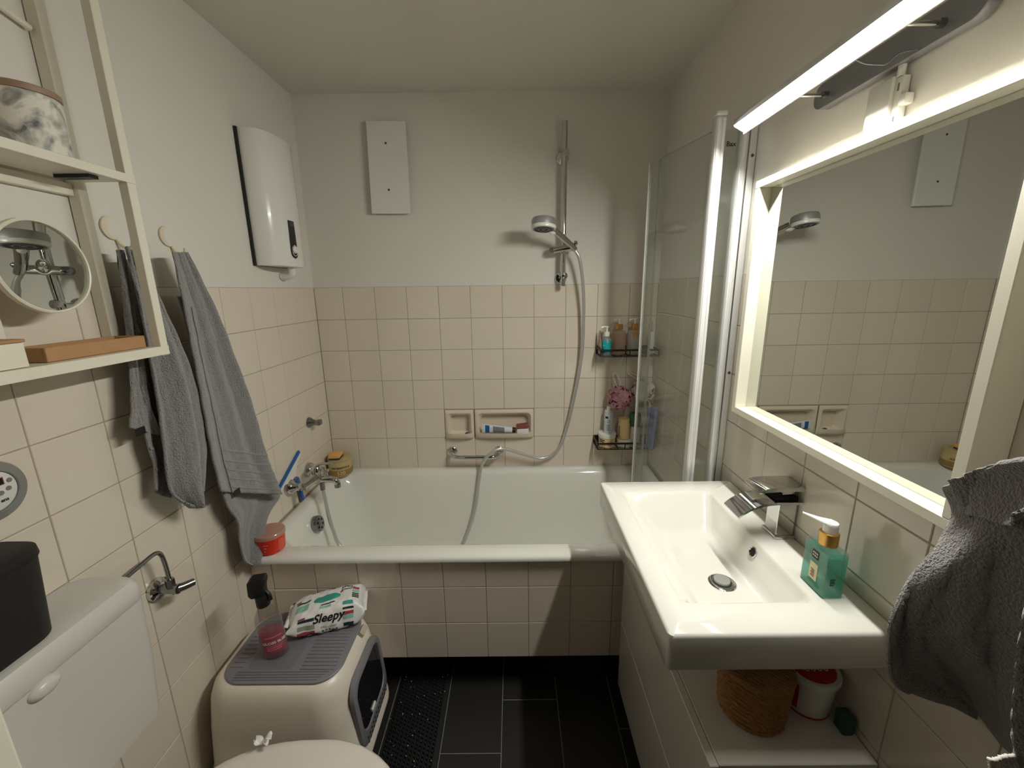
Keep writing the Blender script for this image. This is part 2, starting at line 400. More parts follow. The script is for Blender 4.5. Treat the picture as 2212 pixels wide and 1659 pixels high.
# ================================================================== MIRROR LAMP
lamp = thing('mirror_lamp', 'glowing white LED bar lamp above the framed mirror', 'lamp', (XR, -1.14, 1.85))
PZ = 1.870
pl = [(a, b) for a, b in rrect(-1.312, -.972, PZ - .023, PZ + .025, .023, 10)]
obj('wall_plate', prism(pl, lambda a, b, d: (d, a, b), XR - .0215, XR - .0015, bev=.002), MT['plate'], lamp)
obj('plate_rim', prism(pl, lambda a, b, d: (d, a, b), XR - .0235, XR - .0205), MT['plate'], lamp)
for y in (-1.012, -1.25):
    a = obj('arm', cyl((1.517, y, 1.866), (XR - .022, y, 1.866), .0038, n=16), MT['chrome'], lamp)
    obj('arm_socket', cyl((XR - .034, y, 1.866), (XR - .0225, y, 1.866), .0065, n=16), MT['chrome_d'], a)
obj('bar_housing', prism([(1.4845, 1.8815), (1.4845, 1.8690), (1.5088, 1.8565), (1.5102, 1.8490), (1.5132, 1.8490), (1.5175, 1.8580), (1.5175, 1.8815)], lambda a, b, d: (a, d, b), -1.437, -.843, bev=.0005), MT['alu'], lamp)  # lower lip on the wall side is added to shield the wall from the diffuser
prof = [(1.4850, 1.8684), (1.4856, 1.8672), (1.4880, 1.8654), (1.5055, 1.8562), (1.5074, 1.8557), (1.5083, 1.8560)]
obj('light_diffuser', prism(prof, lambda a, b, d: (a, d, b), -1.436, -.844), MT['led'], lamp)
obj('cable', tube([on(0, 1.517, 1835, 118), on(0, 1.530, 1850, 129), on(0, 1.545, 1870, 137), on(0, 1.560, 1898, 139), on(0, 1.570, 1917, 137), on(0, 1.578, 1942, 116), on(0, 1.5895, 1985, 106)], .0015, 6), MT['greyd'], lamp)
# white cable connector box between lamp and mirror
cb = thing('connector_box', 'slim white cable connector box on the wall between lamp and mirror', 'box', (XR, -1.14, 1.745))
obj('cover', box(XR - .020, XR - .0012, -1.168, -1.118, 1.745, 1.832, .002), MT['wplastic'], cb)
obj('side_rail', box(XR - .014, XR - .0012, -1.183, -1.1685, 1.75, 1.828, .0015), MT['wplastic'], cb)
obj('latch', box(XR - .018, XR - .0012, -1.197, -1.1835, 1.779, 1.797, .003), MT['wplastic'], cb)
obj('cable_neck', cyl((XR - .010, -1.172, 1.829), (XR - .010, -1.172, 1.8465), .006, n=14), MT['wplastic'], cb)
for z in (1.76, 1.812): obj('slot', box(XR - .0146, XR - .0138, -1.1775, -1.1745, z - .006, z + .006), MT['greyd'], cb)

# ================================================================== FRAMED MIRROR
mir = thing('wall_mirror', 'large square mirror in a deep white frame above the basin', 'mirror', (XR, -1.14, 1.13))
my0, my1, mz0, mz1, mx, mb = -1.450, -.835, 1.131, 1.742, 1.560, .018
obj('frame_board', box(mx, XR - .001, my0, my1, mz0, mz0 + mb, .0012, 1), MT['wwood'], mir)
obj('frame_board', box(mx, XR - .001, my0, my1, mz1 - mb, mz1, .0012, 1), MT['wwood'], mir)
obj('frame_board', box(mx, XR - .001, my0, my0 + mb, mz0 + mb, mz1 - mb, .0012, 1), MT['wwood'], mir)
obj('frame_board', box(mx, XR - .001, my1 - mb, my1, mz0 + mb, mz1 - mb, .0012, 1), MT['wwood'], mir)
obj('mirror_glass', box(1.590, 1.594, my0 + mb + .0006, my1 - mb - .0006, mz0 + mb + .0006, mz1 - mb - .0006), MT['mirror'], mir, 0)
obj('back_board', box(1.596, XR - .002, my0 + mb + .001, my1 - mb - .001, mz0 + mb + .001, mz1 - mb - .001), MT['greyd'], mir, 0)

# ================================================================== BASIN
BZ = .881
bas = thing('washbasin', 'rectangular white ceramic washbasin mounted on the right wall', 'basin', (1.41, -1.07, .80))
bx0, bx1, by0, by1 = 1.203, XR - .0008, -1.369, -.770
R = [rr3(1.35, 1.55, -1.25, -.92, .05, .765), rr3(1.26, bx1 - .03, -1.31, -.83, .05, .80), rr3(bx0 + .004, bx1, by0 + .004, by1 - .004, .008, .801), rr3(bx0 + .001, bx1, by0 + .001, by1 - .001, .009, .806),
     rr3(bx0, bx1, by0, by1, .009, BZ - .008), rr3(bx0 + .0015, bx1, by0 + .0015, by1 - .0015, .009, BZ - .003), rr3(bx0 + .006, bx1 - .002, by0 + .006, by1 - .006, .008, BZ),
     rr3(1.250, 1.522, -1.296, -.838, .016, BZ), rr3(1.255, 1.518, -1.291, -.843, .018, BZ - .0015), rr3(1.262, 1.514, -1.287, -.849, .02, BZ - .007),
     rr3(1.318, 1.498, -1.262, -.905, .022, BZ - .066), rr3(1.334, 1.491, -1.255, -.918, .024, BZ - .078), rr3(1.352, 1.483, -1.245, -.930, .022, BZ - .083), rr3(1.41, 1.43, -1.13, -1.10, .008, BZ - .088)]
obj('bowl', loft(R, True, True), MT['ceramic'], bas, 40)
dc = on(2, BZ - .087, 1560, 1259)
dr = obj('drain', lathe([(.031, -.002), (.031, .0015), (.028, .003), (.021, .003), (.021, -.001)], (dc.x, dc.y, BZ - .087), cap1=True), MT['chrome'], bas)
obj('drain_gap', lathe([(.0205, .0), (.0205, .0034)], (dc.x, dc.y, BZ - .087)), MT['dark'], dr)
obj('drain_plug', lathe([(.018, .002), (.018, .0085), (.0172, .0095), (.0005, .0097)], (dc.x - .001, dc.y + .001, BZ - .087)), mat('plug_satin', (180, 180, 178), .4, .6), dr)
oax = Vector((-1, 0, .32)).normalized(); oc = Vector((1.5085, -1.098, BZ - .027))
orr = obj('overflow_ring', lathe([(.0135, -.003), (.0135, .0025), (.0115, .0035), (.0098, .0015), (.0098, -.001)], oc, oax, cap1=False), MT['chrome'], bas)
obj('overflow_hole', lathe([(.0099, 0), (.0099, .0006)], oc, oax), MT['dark'], orr)
# tap
tap = thing('basin_tap', 'square chrome waterfall mixer tap on the washbasin', 'tap', (1.586, -1.062, BZ))
obj('base_plate', box(1.561, 1.611, -1.089, -1.035, BZ + .0003, BZ + .008, .002), MT['chrome'], tap)
obj('tap_body', box(1.5655, 1.6075, -1.084, -1.040, BZ + .008, BZ + .090, .001, 1), MT['chrome'], tap)
sp = [(1.612, .9785), (1.56, .9785), (1.535, .977), (1.512, .972), (1.490, .963), (1.474, .952), (1.464, .942)]
sp2 = [(a - .0015 * i / 6, b + .0055 - .001 * i / 6) for i, (a, b) in enumerate(sp)]
obj('spout', prism(sp + sp2[::-1], lambda a, b, d: (a, d, b), -1.098, -1.028), MT['chrome'], tap, 30)
nk = obj('neck', box(1.572, 1.602, -1.078, -1.046, .984, 1.0105, .002), MT['chrome'], tap)
obj('cartridge_collar', box(1.552, 1.608, -1.086, -1.038, .9841, .9905, .001, 1), MT['dark'], tap)
lv = [(1.612, 1.0105), (1.565, 1.0105), (1.53, 1.0085), (1.508, 1.005), (1.506, 1.008), (1.516, 1.0165), (1.535, 1.0205), (1.565, 1.0215), (1.612, 1.0215)]
obj('lever', prism(lv, lambda a, b, d: (a, d, b), -1.095, -1.031, bev=.0012), MT['chrome'], tap, 30)
# soap pump bottle
sb = thing('soap_bottle', 'square turquoise soap bottle with gold collar and white pump on the basin', 'bottle', (1.5535, -1.2525, BZ))
sx0, sx1, sy0, sy1 = 1.533, 1.574, -1.2855, -1.2195
R = [rr3(sx0 + .002, sx1 - .002, sy0 + .002, sy1 - .002, .003, BZ + .0004), rr3(sx0, sx1, sy0, sy1, .004, BZ + .003), rr3(sx0, sx1, sy0, sy1, .004, BZ + .094), rr3(sx0 + .001, sx1 - .001, sy0 + .001, sy1 - .001, .004, BZ + .0975), rr3(sx0 + .004, sx1 - .004, sy0 + .006, sy1 - .006, .004, BZ + .1)]
obj('glass_body', loft(R), MT['clearp'], sb, 30)
obj('liquid', loft([rr3(sx0 + .0008, sx1 - .0008, sy0 + .0008, sy1 - .0008, .0035, z) for z in (BZ + .004, BZ + .088)]), MT['tealliq'], sb, 30)
cxy = (1.5535, -1.2525)
co = obj('gold_collar', lathe([(.0165, .1003), (.0165, .126), (.0150, .1275)], (*cxy, BZ), n=36), MT['gold'], sb)
pu = obj('pump', lathe([(.013, .1276), (.013, .1405), (.0135, .144), (.012, .1475), (.0, .1485)], (*cxy, BZ), n=28, cap1=False), MT['wplastic2'], sb)
pts = [(1.5535, -1.2525, BZ + .1455), (1.540, -1.243, BZ + .1475), (1.526, -1.2335, BZ + .151), (1.514, -1.226, BZ + .1545)]
obj('nozzle', tube(pts, lambda t: .010 * (1 - t) ** 1.5 + .0032, 12, 6, flat=.5), MT['wplastic2'], pu)
def lx(d): return sx0 - d
lb = obj('black_label', box(lx(.0008), lx(.0002), -1.262, -1.245, BZ + .068, BZ + .086), MT['ink'], sb, 0)
lg = B()
for r_ in range(2):
    for c_ in range(3): box(lx(.0011), lx(.0009), -1.2595 + c_ * .0047, -1.2565 + c_ * .0047, BZ + .0725 + r_ * .006, BZ + .0755 + r_ * .006, bm=lg)
obj('label_glyphs', lg, MT['cream'], lb, 0)
wl_ = obj('pale_label', box(lx(.0006), lx(.0002), -1.264, -1.243, BZ + .022, BZ + .058), MT['cream'], sb, 0)
lg = B()
for k in range(5): box(lx(.0009), lx(.0007), -1.2575, -1.2475 - .002 * (k % 2), BZ + .028 + k * .0035, BZ + .0295 + k * .0035, bm=lg)
obj('label_lines', lg, MT['ink'], wl_, 0)
lg = B()
for k in range(4): box(1.543, 1.551 + .002 * (k % 2), sy0 - .0007, sy0 - .0002, BZ + .03 + k * .004, BZ + .032 + k * .004, bm=lg)
obj('side_lettering', lg, MT['ink'], sb, 0)

# ================================================================== CABINET UNDER THE BASIN
cab = thing('drawer_cabinet', 'low white two-drawer cabinet hanging under the washbasin', 'cabinet', (1.45, -1.08, .09))
obj('carcass', box(1.313, XR - .001, -1.383, -.772, .092, .600, .0015, 1), MT['wgloss'], cab)
d1 = obj('drawer_front', box(1.295, 1.3122, -1.385, -.770, .359, .600, .0015, 1), MT['wgloss'], cab)
d2 = obj('drawer_front', box(1.295, 1.3122, -1.385, -.770, .090, .354, .0015, 1), MT['wgloss'], cab)
# woven basket
wbk = thing('woven_basket', 'round lidded brown woven basket on the cabinet under the basin', 'basket', (1.432, -1.272, .6003))
def coil(rows, r0, r1, h, z0, n=84):
    rings = []
    for i in range(rows):
        for q in range(5):
            a = math.pi * q / 4; rb = r0 + (r1 - r0) * (i + q / 4) / rows; ring = []
            for k in range(n):
                th = 2 * math.pi * k / n; tw_ = .0016 * math.sin(28 * th + 2.2 * i + .8 * q); rr_ = rb + .0045 * math.sin(a) + tw_ * math.sin(a)
                ring.append(Vector((1.432 + rr_ * math.cos(th), -1.272 + rr_ * math.sin(th), .6003 + z0 + (i + q / 4) * h)))
            rings.append(ring)
    return loft(rings)
obj('basket_body', coil(9, .060, .066, .0116, .001), MT['weave'], wbk, 70)
obj('basket_lid', lathe([(.067, .1062), (.0715, .110), (.0715, .117), (.067, .121), (.060, .119), (.05, .1215), (.04, .119), (.03, .1215), (.02, .119), (.01, .1215), (0, .12)], (1.432, -1.272, .6003), n=40, cap1=False), MT['weave'], wbk, 60)
# white tub with red lid
rt = thing('red_lid_tub', 'white plastic tub with red lid print in the dark corner behind the woven basket', 'tub', (1.556, -1.262, .6003))
c = (1.556, -1.262, .6003)
obj('tub_body', lathe([(.040, 0), (.0425, .004), (.0475, .078), (.048, .084)], c, n=40), MT['wplastic'], rt)
obj('red_band', lathe([(.0426, .0025), (.0432, .0045), (.0434, .0075), (.0430, .0075)], c, n=40, cap0=False, cap1=False), MT['redlabel'], rt)
rl = obj('tub_lid', lathe([(.0525, .0842), (.0535, .086), (.0535, .096), (.051, .0985), (.047, .0975), (0, .0975)], c, n=40, cap1=False), MT['wplastic2'], rt)
lr = obj('lid_print', lathe([(.044, .0976), (.044, .0982), (0, .0982)], c, n=40, cap1=False), MT['redlabel'], rl)
lt = B()
for k in range(3): tube([(c[0] - .026 + .013 * j / 3 + k * .004 - .002 * k, c[1] - .012 + .012 * k + .004 * math.sin(j * 2.1 + k), c[2] + .0986) for j in range(13)], .0011, 6, 2, lt)
obj('lid_lettering', lt, MT['wplastic'], lr, 0)
obj('red_patch', grid(8, 4, lambda u, v: Vector((c[0] + (.0432 + .0045 * v + .0004) * math.cos(math.radians(175 + 40 * u)), c[1] + (.0432 + .0045 * v + .0004) * math.sin(math.radians(175 + 40 * u)), c[2] + .015 + .06 * v))), MT['redlabel'], rt)
sg = obj('scouring_sponge', box(1.583, 1.606, -1.334, -1.306, .6004, .642, .004), MT['green'], None, label='small dark green sponge leaning against the right wall by the tub', cat='sponge')

# ================================================================== BATH SCREEN
scr = thing('bath_screen', 'folding glass bath screen with white profiles on the right tub edge', 'shower screen', (1.55, -.6, .597))
zt, zs = 1.905, .597
def vprof(name, x0, x1, y0, y1, z1, grooves=True, mt='alu'):
    p = obj(name, box(x0, x1, y0, y1, zs, z1, .004), MT[mt], scr)
    return p
wp = vprof('wall_profile', 1.571, XR - .001, -.722, -.690, 1.925)
obj('profile_ridge', box(1.574, 1.583, -.7245, -.7221, zs, 1.922, .001, 1), MT['alu'], wp)
obj('profile_ridge', box(1.588, 1.5925, -.7242, -.7221, zs, 1.922, .001, 1), MT['chrome_d'], wp)
for z in (1.835, 1.22): obj('screw', lathe([(.0045, 0), (.004, .0015), (0, .002)], (1.603, -.7221, z), (0, -1, 0), 14, cap1=False), MT['screw'], wp)
hp = vprof('hinge_profile', 1.496, 1.524, -.722, -.692, 1.935)
obj('profile_ridge', box(1.499, 1.507, -.7245, -.7221, zs, 1.93, .001, 1), MT['alu'], hp)
obj('profile_ridge', box(1.513, 1.521, -.7245, -.7221, zs, 1.93, .001, 1), MT['alu'], hp)
for pa, xx in ((hp, 1.51), (wp, 1.592)):
    obj('profile_cap', box(xx - .016, xx + .014, -.726, -.689, pa == hp and 1.9355 or 1.9255, pa == hp and 1.948 or 1.938, .004), MT['alu'], pa)
obj('fixed_pane', box(1.5245, 1.5705, -.709, -.703, zs + .002, zt, 0), MT['glass'], scr, 0)
# folding pane turned in towards the back wall
A, C = Vector((1.500, -.690, 0)), Vector((1.424, -.395, 0)); dv = (C - A).normalized(); nv = Vector((-dv.y, dv.x, 0))
def slab(s0, s1, t0, t1, z0, z1):
    return loft([[A + dv * s + nv * t + Vector((0, 0, z)) for s, t in ((s0, t0), (s1, t0), (s1, t1), (s0, t1))] for z in (z0, z1)])
Lp = (C - A).length
fp = obj('folding_pane', slab(0.002, Lp, -.003, .003, zs + .004, zt), MT['glass'], scr, 0)
obj('pane_edge', slab(Lp + .0003, Lp + .005, -.005, .005, zs + .004, zt), MT['alu'], fp, 0)
obj('seal_strip', slab(Lp - .055, Lp - .043, -.006, -.0032, zs + .004, zt), MT['frosted'], fp, 0)
obj('top_edge', slab(0.004, Lp, -.0029, .0029, zt + .0002, zt + .002), MT['glassedge'], fp, 0)
obj('bottom_seal', slab(0.004, Lp, -.005, .005, zs, zs + .0036), MT['frosted'], fp, 0)
tx = text_bm('Bax', .018, lambda x, y, z: (1.547 + x, -.7094, 1.868 + y), bold=.0004)
obj('glass_logo', tx, MT['ink'], scr, 0)

# ================================================================== SHOWER SET
sh = thing('shower_set', 'chrome hand shower on its wall rail with a long hose', 'shower', (1.16, -.05, 1.49))
rx, ry_ = 1.161, -.052
rail = obj('rail', cyl((rx, ry_, 1.492), (rx, ry_, 2.163), .0115, n=24), MT['chrome'], sh)
for z in (2.036, 1.530):
    b_ = obj('bracket', lathe([(.0275, .0), (.0275, .004), (.024, .008), (.011, .010), (.011, .055)], (rx - .004, -.001, z), (0, -1, 0), 28), MT['chrome'], sh)
    obj('bracket_cap', lathe([(.0155, 0), (.016, .012), (.0135, .022), (0, .024)], (rx + .003, -.046, z + .006), (.15, -1, .05), 24, cap1=False), MT['chrome'], b_)
sl = obj('slider', cyl((1.118, -.058, 1.648), (1.208, -.082, 1.660), .0165, n=24), MT['chrome'], sh)
obj('slider_knob', lathe([(.0165, 0), (.0165, .012), (.013, .018), (0, .02)], (1.118, -.058, 1.648), (-1, .26, -.13), 24, cap1=False), MT['chrome_d'], sl)
obj('slider_pin', lathe([(.010, 0), (.011, .008), (.008, .013), (0, .014)], (1.205, -.088, 1.672), (1, -.1, .35), 20, cap1=False), MT['chrome'], sl)
hc = Vector((1.062, -.205, 1.735)); hn = Vector((-.05, -.16, -1)).normalized()          # head centre, spray direction
MT['head'] = mat('brushed_head', (176, 176, 174), .38, .6)
hd = obj('shower_head', lathe([(.036, -.026), (.047, -.022), (.0505, -.014), (.0505, .006), (.0, .006)], hc, hn, 40, cap1=False), MT['head'], sh)
obj('head_rim', lathe([(.0505, .0062), (.0512, .010), (.0495, .018), (.044, .020), (.044, .0175)], hc, hn, 40, cap1=True), MT['wplastic'], hd)
fr_ = B()
for r0, r1 in ((.036, .0415), (.018, .024), (.0, .008)):
    lathe([(r1, .0176), (r1, .0200), (r0 if r0 else .0005, .0203), (r0 if r0 else .0005, .0176)], hc, hn, 36, bm=fr_)
obj('spray_rings', fr_, MT['grey'], hd)
obj('handle', tube([(1.208, -.088, 1.648), (1.172, -.112, 1.676), (1.138, -.140, 1.700), (1.112, -.163, 1.716), (1.100, -.173, 1.722)], lambda t: .0125 + .004 * t, 14, 5), MT['chrome'], sh)
obj('handle_joint', tube([(1.112, -.164, 1.712), (1.099, -.176, 1.708), (1.092, -.182, 1.716)], .010, 12, 4), MT['wplastic'], sh)
hp_ = [Vector((1.210, -.086, 1.642))]
for u, v, y in ((1252, 560, -.085), (1259, 610, -.07), (1261, 680, -.05), (1256, 770, -.035), (1241, 855, -.028), (1224, 925, -.026), (1206, 970, -.03), (1172, 990, -.04), (1130, 981, -.055),
                (1100, 972, -.068), (1078, 970, -.082), (1060, 979, -.092), (1047, 993, -.082), (1039, 1012, -.072), (1034, 1045, -.085), (1029, 1085, -.10), (1020, 1125, -.115), (1003, 1170, -.13), (985, 1205, -.16)):
    hp_.append(on(1, y, u, v))
hp_ += [Vector((.74, -.26, .215)), Vector((.62, -.36, .205)), Vector((.50, -.42, .21)), Vector((.38, -.42, .235)), Vector((.29, -.40, .31))]
for u, v, y in ((738, 1183, -.385), (720, 1146, -.37), (708, 1105, -.357), (701, 1070, -.348), (697, 1052, -.345)): hp_.append(on(1, y, u, v))
obj('hose', tube(hp_, .0078, 12, 8), mat('metal_hose', (206, 206, 202), .3, .6), sh)
HOSE_END = hp_[-1]

# ================================================================== BATH MIXER on the left wall
mx_ = thing('bath_mixer', 'chrome bath mixer tap on the left wall above the tub', 'tap', (.06, -.345, .66))
ym = (-.425, -.258); zm = .700
for y in ym:
    e = obj('escutcheon', lathe([(.034, .0), (.033, .010), (.027, .022), (.018, .030), (.015, .042)], (.0012, y, zm), (1, 0, 0), 32), MT['chrome'], mx_)
    obj('union_nut', lathe([(.0165, .042), (.0165, .058)], (.0012, y, zm), (1, 0, 0), 8), MT['chrome'], e)
obj('mixer_body', tube([(.060, ym[0] + .002, zm), (.072, -.395, zm + .004), (.080, -.36, zm + .008), (.082, -.335, zm + .008), (.078, -.300, zm + .005), (.060, ym[1] - .002, zm)], lambda t: .016 + .010 * math.exp(-((t - .5) / .22) ** 2), 18, 8), MT['chrome'], mx_)
obj('cartridge_dome', lathe([(.024, 0), (.0245, .018), (.021, .032), (.012, .040), (0, .042)], (.082, -.345, zm + .022), (0, 0, 1), 28, cap1=False), MT['chrome'], mx_)
obj('spout', tube([(.085, -.345, zm - .004), (.115, -.345, zm - .004), (.145, -.345, zm - .006), (.160, -.345, zm - .012), (.166, -.345, zm - .026)], lambda t: .0155 - .003 * t, 16, 6), MT['chrome'], mx_)
obj('aerator', cyl((.166, -.345, zm - .042), (.166, -.345, zm - .026), .0125, n=20), MT['chrome_d'], mx_)
obj('lever', tube([(.082, -.345, zm + .060), (.10, -.345, zm + .066), (.13, -.345, zm + .068), (.152, -.345, zm + .066)], lambda t: .010 - .004 * t, 14, 6, flat=.6), MT['chrome'], mx_)
dk = obj('diverter_pull', cyl((.128, -.345, zm + .010), (.128, -.345, zm + .030), .0035, n=12), MT['chrome'], mx_)
obj('diverter_knob', lathe([(.004, .028), (.0085, .033), (.0085, .040), (0, .043)], (.128, -.345, zm), n=18, cap1=False), MT['chrome'], dk)
obj('hose_outlet', cyl((HOSE_END.x, HOSE_END.y, HOSE_END.z - .012), (HOSE_END.x, HOSE_END.y, zm - .012), .0105, n=8), MT['chrome_d'], mx_)
# squeegee leaning on the wall behind the mixer
sq = thing('squeegee', 'white squeegee with blue blade leaning on the left wall by the mixer', 'squeegee', (.01, -.42, .74))
p0, p1 = on(0, .006, 598, 1060), on(0, .006, 645, 973)
d = (p1 - p0).normalized(); n_ = Vector((1, 0, 0)).cross(d).normalized(); ex = Vector((1, 0, 0))
if n_.z > 0: n_ = -n_
def sqb(s0, s1, a0, a1, e0, e1):
    L = (p1 - p0).length
    return loft([[p0 + d * (s * L) + n_ * a + ex * e for s, a in ((s0, a0), (s1, a0), (s1, a1), (s0, a1))] for e in (e0, e1)])
obj('blade', sqb(0, 1, 0, .012, -.003, .003), MT['blue'], sq, 0)
obj('blade_holder', sqb(.02, .98, .0122, .022, -.005, .006), MT['wplastic2'], sq, 0)
Lq = (p1 - p0).length; mid = p0 + d * (Lq * .5)
tri = [(-.06, .0222), (.06, .0222), (.014, .058), (-.014, .058)]
obj('squeegee_head', loft([[mid + d * a + n_ * b_ + ex * e for a, b_ in tri] for e in (-.004, .006)]), MT['wplastic2'], sq, 0)
hb = mid + n_ * .058
hq = [hb + ex * .002, on(0, .022, 642, 1034), on(0, .035, 645, 1056), on(0, .045, 652, 1082)]
obj('squeegee_handle', tube(hq, lambda t: .009 + .005 * t, 14, 6, flat=.6), MT['chrome_d'], sq)
hq2 = [p + Vector((.0095, -.004, .004)) for p in (hq[1] * .7 + hq[0] * .3, hq[2], hq[3] * .9 + hq[2] * .1)]
obj('grip_insert', tube(hq2, .006, 10, 6, flat=.6), MT['blue'], sq)
# soap magnet holder
so = thing('soap_holder', 'small chrome magnetic soap holder on the left wall near the corner', 'holder', (.0, -.199, .89))
obj('wall_cup', lathe([(.024, 0), (.023, .006), (.014, .018), (.010, .034)], (.0012, -.199, .905), (1, 0, 0), 28), MT['chrome_d'], so)
obj('magnet_clip', box(.034, .056, -.213, -.185, .893, .917, .003), MT['chrome_d'], so)
# grab bar
gb = thing('grab_bar', 'short chrome grab bar with round flanges on the tiled back wall', 'grab bar', (.735, -.05, .65))
gz = .676
for x in (.613, .852): obj('flange', lathe([(.0265, 0), (.0265, .004), (.022, .008), (.013, .010)], (x, -.001, gz), (0, -1, 0), 32), MT['chrome'], gb)
obj('bar', tube([(.613, -.004, gz), (.614, -.030, gz - .004), (.630, -.055, gz - .007), (.66, -.064, gz - .008), (.735, -.065, gz - .008), (.805, -.064, gz - .008), (.835, -.055, gz - .007), (.851, -.030, gz - .004), (.852, -.004, gz)], .0105, 16, 8), MT['chrome'], gb)

# ================================================================== SOAP DISHES in the tiling and what lies in them
def dish(name, label, x0, x1, z0, z1, dep, r, lipz):
    t = thing(name, label, 'soap dish', ((x0 + x1) / 2, -.01, z0))
    def ring(x0, x1, z0, z1, r, y): return [Vector((x, y, z)) for x, z in rrect(x0, x1, z0, z1, r, 6)]
    R = [ring(x0 + .002, x1 - .002, z0 + .002, z1 - .002, .004, .0015), ring(x0 + .001, x1 - .001, z0 + .001, z1 - .001, .004, -.004),
         ring(x0 + .008, x1 - .008, z0 + .006, z1 - .010, r * .7, -.010), ring(x0 + .014, x1 - .014, z0 + .012, z1 - .017, r, -.011),
         ring(x0 + .020, x1 - .020, z0 + .020, z1 - .024, r, -.004), ring(x0 + .032, x1 - .032, z0 + .030, z1 - .042, r, .032)]
    obj('dish_body', loft(R, False, True), MT['ceramic_b'], t, 40)
    lip = [(-.0105, z0 + .020), (-.030, z0 + .024), (-.040, z0 + .036), (-.043, z0 + .036), (-.038, z0 + .016), (-.026, z0 + .006), (-.0105, z0 + .002)]
    xa, xb = x0 + .006, x1 - .006
    rings = []
    for k in range(13):
        u = k / 12; s = math.sin(math.pi * u) ** .35 if 0 < u < 1 else .12
        rings.append([Vector((xa + (xb - xa) * u, -.0105 + (yy + .0105) * max(s, .12), zz)) for yy, zz in lip])
    obj('dish_lip', loft(rings, True, True), MT['ceramic_b'], t, 40)
    return t
dish('soap_dish', 'small square beige ceramic soap dish set in the back wall', .5821 + .002, .7321 - .002, .747, .898, .03, .012, 0)
dish('shelf_dish', 'wide beige ceramic dish in the back wall holding a tube', .7321 + .002, 1.0321 - .002, .747, .898, .03, .022, 0)
def tubebm(p0, p1, w0, r1, n=24):
    p0, p1 = Vector(p0), Vector(p1); d = (p1 - p0).normalized(); rg = []
    sx = Vector((0, 0, 1)) - d * d.z; sx.normalize(); sy = d.cross(sx)
    for k in range(9):
        t = k / 8; a = w0 * (1 - t) + r1 * t; b_ = .0015 * (1 - t) ** 2 + r1 * (1 - (1 - t) ** 2)
        rg.append([p0 + (p1 - p0) * t + sx * a * math.cos(2 * math.pi * i / n) + sy * b_ * math.sin(2 * math.pi * i / n) for i in range(n)])
    return loft(rg)
ct = thing('cream_tube', 'grey-blue cream tube with black cap lying in the wide dish', 'tube', (.85, -.024, .79))
q0, q1 = Vector((.772, -.022, .805)), Vector((.922, -.026, .797))
obj('tube_body', tubebm(q0, q1, .024, .0135), MT['bluew'], ct)
obj('tube_cap', cyl(q1 + Vector((.0006, 0, 0)), q1 + Vector((.016, -.001, -.001)), .0135, .0125, n=20), MT['black'], ct)
dd = (q1 - q0).normalized(); sz = Vector((0, 0, 1)); 
def tubedecal(t0, t1, z0, z1, m, nm):
    def f(u, v):
        t = t0 + (t1 - t0) * u; a = .024 * (1 - t) + .0135 * t; b_ = .0015 * (1 - t) ** 2 + .0135 * (1 - (1 - t) ** 2); c_ = z0 + (z1 - z0) * v
        return q0 + (q1 - q0) * t + Vector((0, -b_ * math.sqrt(max(0, 1 - c_ * c_)) - .0008, a * c_))
    obj(nm, grid(6, 8, f), m, ct)
tubedecal(.10, .24, -.85, .85, MT['blue'], 'blue_band'); tubedecal(.36, .74, -.8, .8, MT['grey'], 'grey_band')
pj = thing('cream_jar', 'small white jar with a dusty red lid tipped in the wide dish', 'jar', (.975, -.028, .775))
obj('jar_body', box(.9445, 1.003, -.037, -.003, .7755, .804, .004), MT['wplastic'], pj)
obj('jar_lid', box(.9425, 1.004, -.0375, -.002, .8045, .823, .003, mtx=Matrix.Translation((.97, -.02, .81)) @ Matrix.Rotation(-.12, 4, 'Y') @ Matrix.Translation((-.97, .02, -.808))), MT['maroon'], pj)
rz_ = thing('razor_head', 'small purple razor head lying in the small dish', 'razor', (.695, -.026, .768))
obj('razor_shell', lathe([(.014, 0), (.013, .006), (.008, .012), (0, .014)], (.697, -.018, .7715), n=20, cap1=False, sx=1.1, sy=.6), MT['purple'], rz_)
obj('razor_edge', box(.676, .694, -.022, -.016, .7716, .776, .001, 1), MT['alu'], rz_)

# ================================================================== JARS on the tub rim
jb = thing('tan_jar', 'round tan printed jar in the back left corner of the tub rim', 'jar', (.061, -.078, .596))
jc = Vector((.0615, -.068, .5962)); jr = .0555
obj('jar_body', lathe([(.052, 0), (jr, .004), (jr, .070), (.0535, .073), (.0535, .0745)], jc, n=44), MT['jarb'], jb)
obj('gold_band', lathe([(jr + .0006, .006), (jr + .0008, .007), (jr + .0008, .033), (jr + .0006, .034)], jc, n=44, cap0=False, cap1=False), MT['jarb2'], jb)
obj('jar_lid', lathe([(.054, .0747), (.055, .077), (.055, .086), (.052, .088), (0, .088)], jc, n=44, cap1=False), MT['jarb'], jb)
def wrap(c, r, a0, z): return lambda x, y, d_: (c.x + r * math.cos(a0 + x / r), c.y + r * math.sin(a0 + x / r), c.z + z + y)
va = math.atan2(CAM.y - jc.y, CAM.x - jc.x)
obj('jar_lettering', text_bm('INSTENEFFOLK', .0135, wrap(jc, jr + .0012, va, .046), bold=.0002), MT['ink'], jb, 0)
obj('jar_lettering', text_bm('520', .026, wrap(jc, jr + .0014, va, .019)), MT['cream'], jb, 0)
sgp = thing('dish_sponge', 'yellow scouring sponge with blue underside on the tan jar', 'sponge', (.055, -.09, .685), (0, 0, .05))
obj('sponge_foam', box(-.026, .026, -.03, .03, .0085, .026, .003), MT['spongey'], sgp, w=False)
obj('scourer', box(-.026, .026, -.03, .03, .0006, .0083, .002), MT['spongeb'], sgp, w=False)
